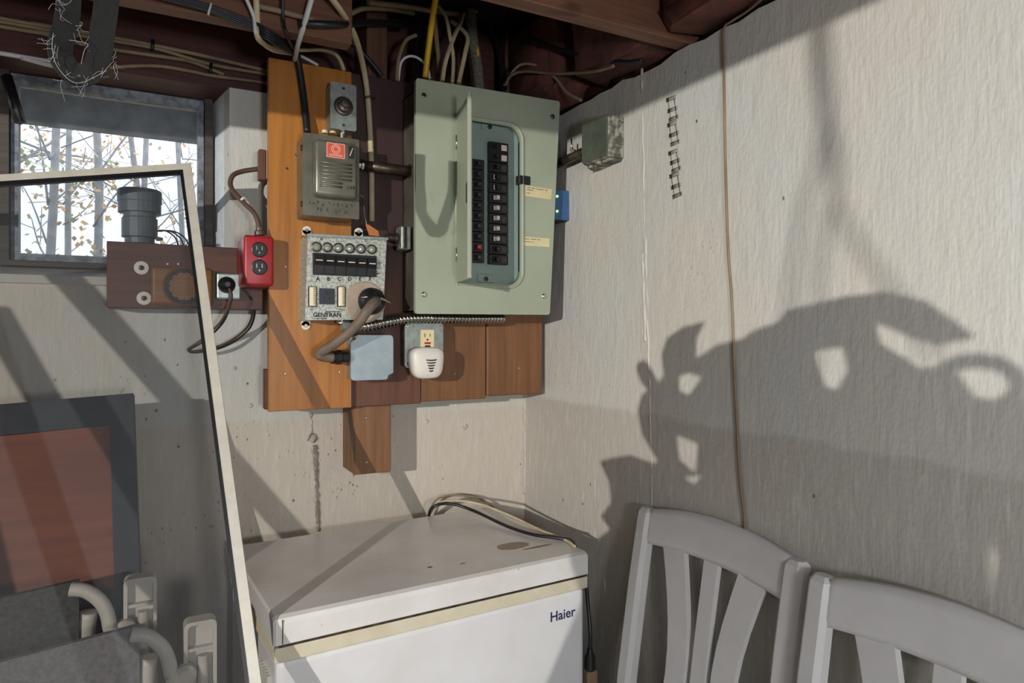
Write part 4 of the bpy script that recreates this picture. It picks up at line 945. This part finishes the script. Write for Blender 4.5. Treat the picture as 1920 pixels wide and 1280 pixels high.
b.tube([W(x, y, SYp - .012) for x, y in ((152, 120), (158, 95), (164, 82), (130, 75))], .00025, 4, 6)
o = b.build('cobweb', 'cobweb', sp); o['kind'] = 'stuff'

# ================================================================== CHEST FREEZER
FA = math.atan2(1.252 - 1.213, .863 - .19)
fz = thing('chest_freezer', 'white chest freezer with rust stained lid standing in the corner', 'freezer', (.19, 1.213, 0), FA, local=True)
FWD, FDP, FT = .675, .462, CAM_Z - .487
def fz_mat():
    m, nt, b = _new('freezer_lid'); b.inputs['Roughness'].default_value = 0.25
    v = _coords(nt); col = _mix(nt, _ramp(nt, _noise(nt, v, 6, 4), .35, .7), srgb(228, 226, 224), srgb(212, 208, 202))
    # rust stain: a blot with a tail
    def blot(cx, cy, sx_, sy_, wob):
        mp = nt.nodes.new('ShaderNodeMapping'); tc = nt.nodes.new('ShaderNodeTexCoord'); nt.links.new(tc.outputs['Object'], mp.inputs[0])
        mp.inputs['Location'].default_value = (-cx / sx_, -cy / sy_, -FT / 1.0); mp.inputs['Scale'].default_value = (1 / sx_, 1 / sy_, 1.0)
        le = nt.nodes.new('ShaderNodeVectorMath'); le.operation = 'LENGTH'; nt.links.new(mp.outputs[0], le.inputs[0])
        ad = nt.nodes.new('ShaderNodeMath'); ad.operation = 'MULTIPLY_ADD'; nt.links.new(_noise(nt, v, 60, 4), ad.inputs[0]); ad.inputs[1].default_value = wob; nt.links.new(le.outputs['Value'], ad.inputs[2])
        return _mapr(nt, ad.outputs[0], 1.0 + wob * .5 - .08, 1.0 + wob * .5 + .04, 1, 0)
    # lid centre of stain from the photo
    for (px, py, sx_, sy_, cc) in ((962, 1023, .042, .024, srgb(124, 104, 82)), (1008, 1025, .040, .006, srgb(132, 98, 70)), (806, 1063, .006, .005, srgb(60, 52, 44)), (868, 1056, .008, .003, srgb(120, 100, 80))):
        d = ray(px, py); p = Vector((0, 0, CAM_Z)) + d * ((FT - CAM_Z) / d.z)
        l = Matrix.Rotation(-FA, 3, 'Z') @ (p - Vector((.19, 1.213, FT)))
        col = _mix(nt, blot(l.x, l.y, sx_, sy_, .5), col, cc)
    spk = nt.nodes.new('ShaderNodeTexVoronoi'); spk.inputs['Scale'].default_value = 26; nt.links.new(v, spk.inputs['Vector'])
    col = _mix(nt, _ramp(nt, spk.outputs['Distance'], .03, .07, (.7, .7, .7, 1), (0, 0, 0, 1)), col, srgb(160, 146, 126))
    nt.links.new(col, b.inputs['Base Color']); return m
M['freezer_lid'] = fz_mat()
b = MB(); b.box((.006, .008, .02), (FWD - .006, FDP - .01, FT - .078), .012, 3, smooth=False); b.build('body', 'freezer', fz)
b = MB(); b.box((.002, .002, FT - .080), (FWD - .002, FDP - .005, FT - .053), .003, 2); b.build('gasket_band', 'gasket', fz)
# lid: top with rounded front edge and skirt
b = MB(); prof = [(0, FT - .048), (0, FT - .012), (.003, FT - .004), (.012, FT), (FDP - .012, FT + .001), (FDP - .002, FT - .004), (FDP, FT - .012), (FDP, FT - .048)]
n = len(prof); xs = ((0.0, .004), (.004, 0), (FWD - .004, 0), (FWD, .004)); vs_ = []
for x, ins in xs: vs_ += [(x, min(max(y, ins), FDP - ins), z - (ins if z > FT - .02 else 0)) for y, z in prof]
b.add(vs_, [[i * n + k, i * n + (k + 1) % n, (i + 1) * n + (k + 1) % n, (i + 1) * n + k] for i in range(3) for k in range(n)] + [list(range(n)), [3 * n + k for k in range(n)]])
lid = b.build('lid', 'freezer_lid', fz)
b = MB(); b.box((.010, -.0005, FT - .0525), (FWD - .008, .01, FT - .0485)); b.build('lid_groove', 'dark_steel', lid)
b = MB(); b.box((.014, -.0012, FT - .047), (.0155, .002, FT - .006)); b.build('lid_seam', 'dark_steel', lid)
for x in (.02, FWD - .05):
    b = MB(); b.box((x, .03, 0), (x + .03, .06, .021)); b.box((x, FDP - .07, 0), (x + .03, FDP - .04, .021)); b.build('foot', 'black', fz)
b = MB()
for k in range(6): b.box((-.0005, .05 + k * .012, FT - .30), (.007, .056 + k * .012, FT - .12), .001, 1)
b.build('side_vent', 'freezer_side', fz)
# brand lettering on the front
def fz_local(px, py):
    d = ray(px, py); n_ = Vector((math.sin(FA), -math.cos(FA), 0)); p0 = Vector((.19, 1.213, 0)) - n_ * .008
    o_ = Vector((0, 0, CAM_Z)); t_ = (p0 - o_).dot(n_) / d.dot(n_); p = o_ + d * t_
    return Matrix.Rotation(-FA, 3, 'Z') @ (p - Vector((.19, 1.213, 0)))
l = fz_local(1055, 1152); text('Haier', 'lettering', 'navy_ink', fz, (l.x, .0078, l.z), .030, bold=.0004)
# cords on the lid
FTc = FT
def WZ(px, py, Z): d = ray(px, py); return Vector((0, 0, CAM_Z)) + d * ((Z - CAM_Z) / d.z)
cd = thing('freezer_cord', 'black cord lying over the freezer lid with its plug hanging at the right', 'cord', tuple(WZ(860, 950, FT)))
b = MB(); b.tube([Vector((.66, 1.735, FT - .10)), Vector((.668, 1.728, FT - .02)), WZ(812, 950, FT + .03), WZ(845, 944, FT + .035), WZ(890, 958, FT + .02), WZ(950, 986, FT + .008), WZ(1000, 1002, FT + .0065), WZ(1050, 1009, FT + .0065), Vector((.872, 1.33, FT - .003)), Vector((.882, 1.30, FT - .06)), Vector((.884, 1.285, FT - .14)), Vector((.879, 1.27, FT - .19)), Vector((.877, 1.268, FT - .225))], .0042, 8, 8); b.build('cord', 'black_cab', cd)
b = MB(); c = Vector((.877, 1.268, FT - .222)); b.lathe([(.006, 0), (.008, .012), (.012, .018), (.013, .045), (.009, .05)], c, (0, 0, -1), 12); b.build('plug', 'black', cd)
ec = thing('extension_connector', 'brown extension cord end hanging below the black freezer plug', 'cord', tuple(c - Vector((0, 0, .11))))
b = MB(); b.box(c + Vector((-.014, -.012, -.105)), c + Vector((.014, .012, -.048)), .004, 2); b.build('socket', 'tan_wire', ec)
b = MB(); b.tube([c + Vector((0, 0, -.10)), c + Vector((.004, .01, -.2)), c + Vector((.01, .08, -.35)), c + Vector((.02, .2, -.60))], .004, 8, 6); b.build('cord', 'tan_wire', ec)
b = MB(); b.tube([Vector((.655, 1.74, FT - .08)), Vector((.67, 1.735, FT - .015)), WZ(822, 944, FT + .032), WZ(850, 938, FT + .04), WZ(900, 945, FT + .03), WZ(960, 968, FT + .012), WZ(1015, 994, FT + .005), WZ(1060, 1012, FT + .005), WZ(1078, 1024, FT + .005)], .0032, 8, 8)
tag(b.build('cord', 'cream'), 'thin cream cord lying beside the black cord on the freezer lid', 'cord')
b = MB(); b.tube([Vector((.665, 1.742, FT - .08)), Vector((.675, 1.742, FT - .01)), Vector((.70, 1.74, FT + .03)), Vector((.76, 1.738, FT + .035)), Vector((.84, 1.735, FT + .01)), Vector((.90, 1.72, FT - .06)), Vector((.93, 1.70, FT - .2))], .003, 8, 8)
tag(b.build('cord', 'cream_old'), 'tan cord arching behind the freezer lid into the corner', 'cord')

# ================================================================== CHAIRS BY THE RIGHT WALL
def make_chair(label):
    t = thing('dining_chair', label, 'chair', (0, 0, 0), 0, 'white slat-back chairs', local=True)
    HWD = .196; H = .952
    def rake(z): # x of the back at height z (negative = towards the wall)
        k = max(0.0, (z - .43) / .53); return -.075 * k ** 1.3
    for s_ in (-1, 1):
        secs = [(0, -.035), (.2, -.005), (.43, 0), (.6, rake(.6)), (.8, rake(.8)), (.93, rake(.93)), (H - .006, rake(H))]
        b = MB(); vs_ = []
        for i, (z, x) in enumerate(secs):
            w_, d_ = (.021, .017) if z < .9 else (.020, .016)
            y = s_ * HWD
            for dx, dy in ((-d_, -w_ * .6), (-d_ * .5, -w_), (d_ * .5, -w_), (d_, -w_ * .6), (d_, w_ * .6), (d_ * .5, w_), (-d_ * .5, w_), (-d_, w_ * .6)): vs_.append((x + dx, y + dy, z))
        n = 8; vs_ += [(x_ * .9 + rake(H) * .1, y_, z_ + .008) for x_, y_, z_ in [((v[0] - rake(H)) * .6 + rake(H), (v[1] - s_ * HWD) * .7 + s_ * HWD, v[2]) for v in vs_[-8:]]]
        m_ = len(vs_) // n
        b.add(vs_, [[i * n + k, i * n + (k + 1) % n, (i + 1) * n + (k + 1) % n, (i + 1) * n + k] for i in range(m_ - 1) for k in range(n)] + [list(range(n)), [(m_ - 1) * n + k for k in range(n)]])
        b.build('back_post', 'chair', t)
    # crest rail with an arched top
    def railz(y): k = y / HWD; return H + .024 * (1 - k * k) - .002
    N = 14; up_ = [(-HWD + 2 * HWD * k / N) for k in range(N + 1)]
    loop = [(y, railz(y)) for y in up_] + [(y, .880 + .012 * (1 - (y / HWD) ** 2)) for y in reversed(up_)]
    f = lambda u, v, w_: Vector((rake(v) + w_ - .012 * (1 - (u / HWD) ** 2), u, v))
    b = MB(); vs_ = []; ROWS = 6
    for y in up_:
        zt_, zb_ = railz(y), .880 + .012 * (1 - (y / HWD) ** 2)
        col_ = [f(y, zb_ + (zt_ - zb_) * k / ROWS, .011 if 0 < k < ROWS else .008) for k in range(ROWS + 1)] + [f(y, zb_ + (zt_ - zb_) * k / ROWS, -.011 if 0 < k < ROWS else -.008) for k in reversed(range(ROWS + 1))]
        vs_ += col_
    n = 2 * (ROWS + 1)
    b.add(vs_, [[i * n + k, i * n + (k + 1) % n, (i + 1) * n + (k + 1) % n, (i + 1) * n + k] for i in range(N) for k in range(n)] + [list(range(n)), [N * n + k for k in range(n)]])
    b.sm = [k % 1 == 0 for k in range(len(b.f))]
    b.build('crest_rail', 'chair', t)
    # three splats, the outer two bowed
    for c in (-1, 0, 1):
        b = MB(); vs_ = []; K = 9
        for k in range(K):
            z = .895 - (.895 - .50) * k / (K - 1); q = k / (K - 1)
            yc = c * (.105 - .045 * math.sin(q * math.pi * .85)); hw_ = .020 + (.006 if c else -.002) + (.006 * (1 - q) ** 3 if c else 0)
            x = rake(z) - .010 * (1 - (yc / HWD) ** 2)
            vs_ += [(x - .006, yc - hw_, z), (x + .006, yc - hw_, z), (x + .006, yc + hw_, z), (x - .006, yc + hw_, z)]
        b.add(vs_, [[i * 4 + k, i * 4 + (k + 1) % 4, i * 4 + 4 + (k + 1) % 4, i * 4 + 4 + k] for i in range(K - 1) for k in range(4)] + [[0, 1, 2, 3], [4 * K - 4, 4 * K - 3, 4 * K - 2, 4 * K - 1]])
        b.build('splat', 'chair', t)
    b = MB(); b.box((rake(.5) - .011, -HWD, .475), (rake(.5) + .011, HWD, .52), .003, 1); b.build('lower_rail', 'chair', t)
    b = MB(); b.box((-.01, -.225, .43), (.42, .225, .455), .008, 2); b.build('seat', 'chair', t)
    b = MB(); b.box((.0, -.205, .37), (.40, -.185, .43)); b.box((.0, .185, .37), (.40, .205, .43)); b.box((.38, -.205, .37), (.40, .205, .43)); b.build('apron', 'chair', t)
    for s_ in (-1, 1):
        b = MB(); b.tube([(.385, s_ * .195, .43), (.385, s_ * .195, 0)], lambda q: .022 - .007 * q, 8, 1); b.build('front_leg', 'chair', t)
        b = MB(); b.box((0, s_ * .195 - .008, .18), (.385, s_ * .195 + .008, .205)); b.build('stretcher', 'chair', t)
    return t
ch1 = make_chair('white slat-back chair beside the freezer, under the brown wire')
ch1.location = (.900, .988, 0); ch1.rotation_euler = (0, 0, math.pi)
ch2 = copy_tree(ch1); ch2['label'] = 'white slat-back chair nearest the camera, cut by the right edge'
ch2.location = (.872, .528, 0); ch2.rotation_euler = (0, 0, math.pi - R(1))

# ================================================================== WINDOW SCREEN LEANING AT LEFT
T = Vector((.083, 1.60, CAM_Z + .356)); Bp = Vector((.160, 1.139, CAM_Z - .555)); Lp = Vector((-.2525, 1.6467, CAM_Z + .304))
vdir = (Bp - T).normalized(); udir = (Lp - T); udir = (udir - vdir * udir.dot(vdir)).normalized(); ndir = udir.cross(vdir)
HL = (T.z - .012) / -vdir.z; WL = .80
while (T + vdir * HL + udir * WL).z < .005: HL -= .01
scn = thing('screen_panel', 'large white framed insect screen leaning against the window wall', 'screen', tuple(T + vdir * HL))
SF = lambda u, v, w_: T + udir * u + vdir * v + ndir * w_
fwid = .019
for (a, c_) in (((0, 0), (WL, fwid)), ((0, HL - fwid), (WL, HL)), ((0, fwid), (fwid, HL - fwid)), ((WL - fwid, fwid), (WL, HL - fwid))):
    b = MB(); b.prism([[(a[0], a[1]), (c_[0], a[1]), (c_[0], c_[1]), (a[0], c_[1])]], SF, -.005, .005); b.build('frame_bar', 'alu', scn)
b = MB(); b.prism([[(fwid - .002, fwid - .002), (WL - fwid + .002, fwid - .002), (WL - fwid + .002, HL - fwid + .002), (fwid - .002, HL - fwid + .002)], [(fwid + .004, fwid + .004), (fwid + .004, HL - fwid - .004), (WL - fwid - .004, HL - fwid - .004), (WL - fwid - .004, fwid + .004)]], SF, -.0058, .0058); b.build('spline', 'black', scn)
b = MB(); b.add([SF(fwid, fwid, 0), SF(WL - fwid, fwid, 0), SF(WL - fwid, HL - fwid, 0), SF(fwid, HL - fwid, 0)], [[0, 1, 2, 3]]); b.build('mesh', 'screen', scn)

# ================================================================== THINGS BEHIND THE SCREEN
# framed orange panel on a cardboard box
px_r = W(250, 738, 1.575); 
pcn = thing('framed_panel', 'orange-brown panel in a wide dark navy frame behind the screen', 'picture', (-.35, 1.47, CAM_Z - .60))
TR, BRp = W(251, 739, 1.575), W(268, 1200, 1.44)
TLp = W(-60, 752, 1.60)
vd = (BRp - TR).normalized(); ud = (TLp - TR); ud = (ud - vd * ud.dot(vd)).normalized(); nd = ud.cross(vd)
HP = (BRp - TR).length; WP = .62
PF = lambda u, v, w_: TR + ud * u + vd * v + nd * w_
fw_ = .042
b = MB(); b.prism([[(0, 0), (WP, 0), (WP, HP), (0, HP)], [(fw_, fw_ * 1.4), (fw_, HP - .10), (WP - fw_, HP - .10), (WP - fw_, fw_ * 1.4)]], PF, -.012, .012); b.build('frame', 'navy', pcn)
b = MB(); b.prism([[(fw_ - .005, fw_ * 1.4 - .005), (WP - fw_ + .005, fw_ * 1.4 - .005), (WP - fw_ + .005, HP - .095), (fw_ - .005, HP - .095)]], PF, -.004, .004); b.build('panel', 'orange_art', pcn)
b = MB(); b.prism([[(.012, -.006), (WP, -.006), (WP, .02), (.012, .02)]], PF, .014 if nd.y > 0 else -.026, .026 if nd.y > 0 else -.014); b.build('rear_rail', 'navy', pcn)
zbox = min((PF(0, HP, 0)).z, PF(WP, HP, 0).z, PF(0, HP, .012).z, PF(0, HP, -.012).z) - .002
tag(MB().box((-.66, 1.41, 0), (-.02, 1.70, zbox), .004, 1).build('cardboard_box', 'card'), 'brown cardboard box the framed panel stands on', 'box')
# two folded resin lounge chairs
def folded_chair(label, cx, cy, ztop, fab, tilt):
    t = thing('folded_lounge_chair', label, 'folding chair', (cx, cy, 0), 0, 'folded lounge chairs behind the screen', local=True)
    # local: x to the right, y away; the sling's top right corner is at x=0, z=ztop
    sl = lambda x: ztop + x * tilt          # the top edge drops to the left
    b = MB(); b.add([(-.5, 0, sl(-.5)), (0, 0, sl(0)), (0, -.03, .12), (-.5, -.03, .12), (-.5, .012, sl(-.5)), (0, .012, sl(0)), (0, -.018, .12), (-.5, -.018, .12)],
        [[0, 1, 2, 3], [4, 7, 6, 5], [0, 4, 5, 1], [1, 5, 6, 2], [2, 6, 7, 3], [3, 7, 4, 0]]); b.build('sling', fab, t)
    b = MB(); b.tube([(-.012, -.004, sl(0) - .012), (.012, -.008, sl(0) - .018), (.036, -.010, sl(0) - .045), (.046, -.012, sl(0) - .085), (.050, -.016, sl(0) - .16), (.052, -.03, .10)], .0115, 12, 7); b.build('arm_tube', 'resin', t)
    b = MB(); x0, x1, z1 = .066, .118, sl(0) - .010
    b.prism([rrect(x0, x1, z1 - .30, z1, .010, 4)], XZ, .01, .026)
    b.prism([rrect(x0, x1, z1 - .30, z1, .010, 4), list(reversed(rrect(x0 + .006, x1 - .006, z1 - .294, z1 - .006, .008, 4)))], XZ, -.004, .01); b.build('bracket', 'resin', t)
    b = MB(); b.box((x0 + .004, -.002, z1 - .052), (x1 - .004, .012, z1 - .046), .001, 1); b.build('bracket_rib', 'resin', t)
    b = MB(); b.lathe([(.014, 0), (.018, .004), (.018, .018), (.012, .024)], (x0 + .002, .004, z1 - .085), (0, -1, 0), 18); b.build('pivot_knob', 'resin', t)
    b = MB(); b.tube([(x0 + .03, 0, z1 - .06), (x0 + .03, 0, z1 - .30)], lambda q: .008 + .006 * min(1, q * 3), 10, 5); b.build('inner_tube', 'resin', t)
    b = MB(); b.tube([(.014, .012, sl(0) - .06), (.008, .012, sl(0) - .2), (.01, .0, .01)], .014, 10, 5); b.build('leg', 'resin', t)
    b = MB(); b.tube([(.09, .02, z1 - .29), (.09, .01, .01)], .012, 10, 1); b.tube([(-.49, .012, .3), (-.49, -.01, .01)], .012, 10, 1); b.build('foot_tube', 'resin', t)
    return t
a = W(148, 1088, 1.375); folded_chair('folded white lounge chair with dark sling just below the framed panel', a.x, a.y, a.z, 'dark_fab', .10)
a = W(262, 1172, 1.295); folded_chair('folded white lounge chair with light grey sling nearest the screen', a.x, a.y, a.z, 'grey_fab', .10)

# ================================================================== THINGS OUT OF THE FRAME THAT SHADE THE WALLS
# reflector work lamp hung from the joists, aimed at the corner
bf = thing('work_lamp', 'aluminium reflector work lamp hanging left behind the camera', 'lamp', tuple(BULB))
aim = (Vector((.42, 1.75, CAM_Z + .02)) - BULB).normalized()
MB().lathe([(.095, .055), (.085, .02), (.05, -.035), (.024, -.06), (.022, -.06), (.047, -.037), (.083, .018), (.093, .055)], BULB, aim, 28, caps=False).build('reflector', 'galv', bf)
MB().lathe([(.022, -.062), (.024, -.075), (.022, -.14), (.012, -.15)], BULB, aim, 16).build('socket', 'black', bf)
MB().lathe([(.004, -.058), (.012, -.05), (.022, -.034), (.022, -.026), (.014, -.016), (.002, -.012)], BULB, aim, 18).build('bulb', 'bulb', bf)
MB().tube([BULB - aim * .13, BULB - aim * .16 + Vector((0, 0, .05)), Vector((BULB.x - .12, BULB.y - .1, JB))], .004, 6, 5).build('hook', 'dark_steel', bf)
ld = bpy.data.lights.new('lamp_light', 'SPOT'); ld.energy = LAMP_POWER; ld.color = (1.0, 0.955, 0.885); ld.shadow_soft_size = .009
ld.spot_size = R(74); ld.spot_blend = 1.0
lo_ = bpy.data.objects.new('lamp_light', ld); COL.objects.link(lo_); lo_.parent = bf
lo_.rotation_euler = aim.to_track_quat('-Z', 'Y').to_euler()
# glowing globe added behind the camera as frontal fill light
gl = thing('fill_globe', 'glowing globe on a pole, added as fill light behind the camera', 'lamp', (.15, -1.0, 0))
GC = Vector((.15, -1.0, 1.22))
MB().lathe([(.002, -.11), (.05, -.098), (.085, -.07), (.105, -.03), (.11, 0), (.105, .03), (.085, .07), (.05, .098), (.002, .11)], GC, (0, 0, 1), 24).build('globe', 'globe', gl)
MB().tube([(.15, -1.0, .03), (.15, -1.0, 1.115)], .012, 10, 1).build('pole', 'dark_steel', gl)
MB().lathe([(.15, 0), (.15, .02), (.02, .035)], (.15, -1.0, 0), (0, 0, 1), 28).build('base', 'dark_steel', gl)
# twin tubes added behind the camera to lift the shadows
fl = thing('fill_tube_fixture', 'twin tube fill light added under the joists behind the camera', 'lamp', (-.5, -1.3, JB - .06))
MB().box((-.63, -2.2, JB - .045), (-.37, -.7, JB - .002), .004, 1).build('housing', 'white_pl', fl)
for x in (-.57, -.43): MB().tube([(x, -2.18, JB - .065), (x, -.72, JB - .065)], .017, 12, 1).build('tube', 'tube', fl)
# unseen shape cut to the shadow's outline, on a table added to hold it
XB = -.60
def cast(px, py):
    p = WX(px, py, XW); k = (XB - BULB.x) / (p.x - BULB.x); q = BULB + (p - BULB) * k; return (q.y, q.z)
out = [(1140, 862), (1165, 855), (1200, 868), (1236, 876), (1252, 862), (1222, 812), (1213, 765), (1222, 735), (1250, 716), (1264, 700), (1259, 660), (1270, 628), (1302, 607), (1286, 640), (1285, 672), (1302, 688), (1330, 664), (1368, 640), (1400, 640), (1440, 612), (1482, 598), (1500, 575), (1560, 561), (1640, 554), (1700, 570), (1752, 606), (1795, 640), (1750, 632), (1700, 608), (1650, 593), (1608, 597), (1622, 650), (1645, 665), (1672, 680), (1690, 696), (1740, 694), (1762, 706), (1790, 748), (1830, 756), (1880, 752), (1930, 770), (2100, 800), (2300, 1000), (2500, 1700), (1130, 1700), (1110, 1250), (1150, 1100), (1135, 1010), (1160, 990), (1142, 966), (1162, 940), (1158, 900)]
holes = [[(1512, 668), (1600, 655), (1608, 690), (1580, 738), (1530, 722)], [(1460, 758), (1488, 752), (1490, 795), (1462, 797)], [(1262, 712), (1300, 698), (1328, 706), (1312, 728), (1290, 748), (1262, 732)], [(1256, 812), (1300, 806), (1322, 832), (1318, 872), (1285, 880), (1262, 860)], [(1290, 790), (1318, 784), (1330, 804), (1300, 812)], [(1268, 896), (1330, 892), (1300, 920)], [(1840, 920), (1890, 925), (1878, 980), (1900, 1040), (1880, 1150), (1825, 1160), (1830, 1020)], [(1405, 651), (1440, 650), (1420, 660)]]
bd_ = thing('shadow_cutout', 'unseen cut-out added to cast the large shadow on the right wall', 'bundle', (XB, -.2, .76))
b = MB(); b.prism([[cast(*p) for p in out]] + [[cast(sum(q[0] for q in h) / len(h) + (p[0] - sum(q[0] for q in h) / len(h)) * 1.25, sum(q[1] for q in h) / len(h) + (p[1] - sum(q[1] for q in h) / len(h)) * 1.25) for p in h] for h in holes], YZ, XB - .025, XB + .025)
for v in b.v: v.z = max(v.z, .765)
b.build('cutout', 'cutout', bd_)
ringp = [Vector((XB, *cast(1832 + 78 * math.cos(R(a)), 722 + 46 * math.sin(R(a))))) for a in range(0, 360, 24)]
b = MB(); b.tube(ringp, .006, 8, 2, closed=True); b.build('cutout_ring', 'strap', bd_)
b = MB(); b.tube([Vector((XB, *cast(x, y))) for x, y in ((1228, 735), (1210, 715), (1200, 690), (1208, 685), (1222, 708), (1232, 732))], .006, 8, 5); b.build('loop', 'cutout', bd_)
tb = thing('side_table', 'plain wooden side table added to hold the shadow cut-out', 'table', (XB, -.25, 0))
MB().box((XB - .30, -.85, .735), (XB + .20, .20, .765), .004, 1).build('tabletop', 'post', tb)
for x in (XB - .27, XB + .15):
    for y in (-.82, .15): MB().box((x, y, 0), (x + .035, y + .035, .735)).build('leg', 'post', tb)
# two unseen poles, added to cast diagonal stripes on the window wall
def pole(p, q, r, Yc, label, grp):
    ends = []
    for (px, py) in (p, q):
        s_ = W(px, py, YW); k = (Yc - BULB.y) / (s_.y - BULB.y); ends.append(BULB + (s_ - BULB) * k)
    d = ends[1] - ends[0]; foot = ends[1] + d * ((.03 - ends[1].z) / d.z); top_ = ends[0] - d * (min(0.25, (JB - .03 - ends[0].z) / -d.z if d.z else .2))
    b = MB(); b.tube([top_, foot], r, 10, 1); tag(b.build('pole', 'post'), label, 'pole', grp)
pole((150, 545), (330, 750), .017, .62, 'unseen pole added to cast the right diagonal stripe on the window wall', 'added shadow poles')
pole((25, 650), (170, 900), .017, .55, 'unseen pole added to cast the left diagonal stripe on the window wall', 'added shadow poles')
# thin cords added before the lamp to throw soft lines on the right wall
def hang(pts, X, r, label):
    P = []
    for (px, py) in pts:
        p = WX(px, py, XW); k = (X - BULB.x) / (p.x - BULB.x); P.append(BULB + (p - BULB) * k)
    b = MB(); b.tube(P, r, 8, 5); tag(b.build('cord', 'strap'), label, 'cord', 'cords added for their shadow lines')
hang([(1520, 20), (1530, 140), (1540, 260), (1500, 420), (1478, 580), (1476, 700)], -1.70, .0017, 'unseen cord added for its soft shadow line, first of three')
hang([(1545, 20), (1555, 180), (1570, 330), (1545, 450), (1530, 580), (1528, 700)], -1.68, .0017, 'unseen cord added for its soft shadow line, second of three')
hang([(1530, 20), (1548, 180), (1560, 330), (1590, 430), (1690, 570), (1760, 680)], -1.66, .002, 'unseen cord added for its soft shadow line, third of three')

for o in bpy.data.objects:
    for k in ('_off', '_local'):
        if k in o: del o[k]
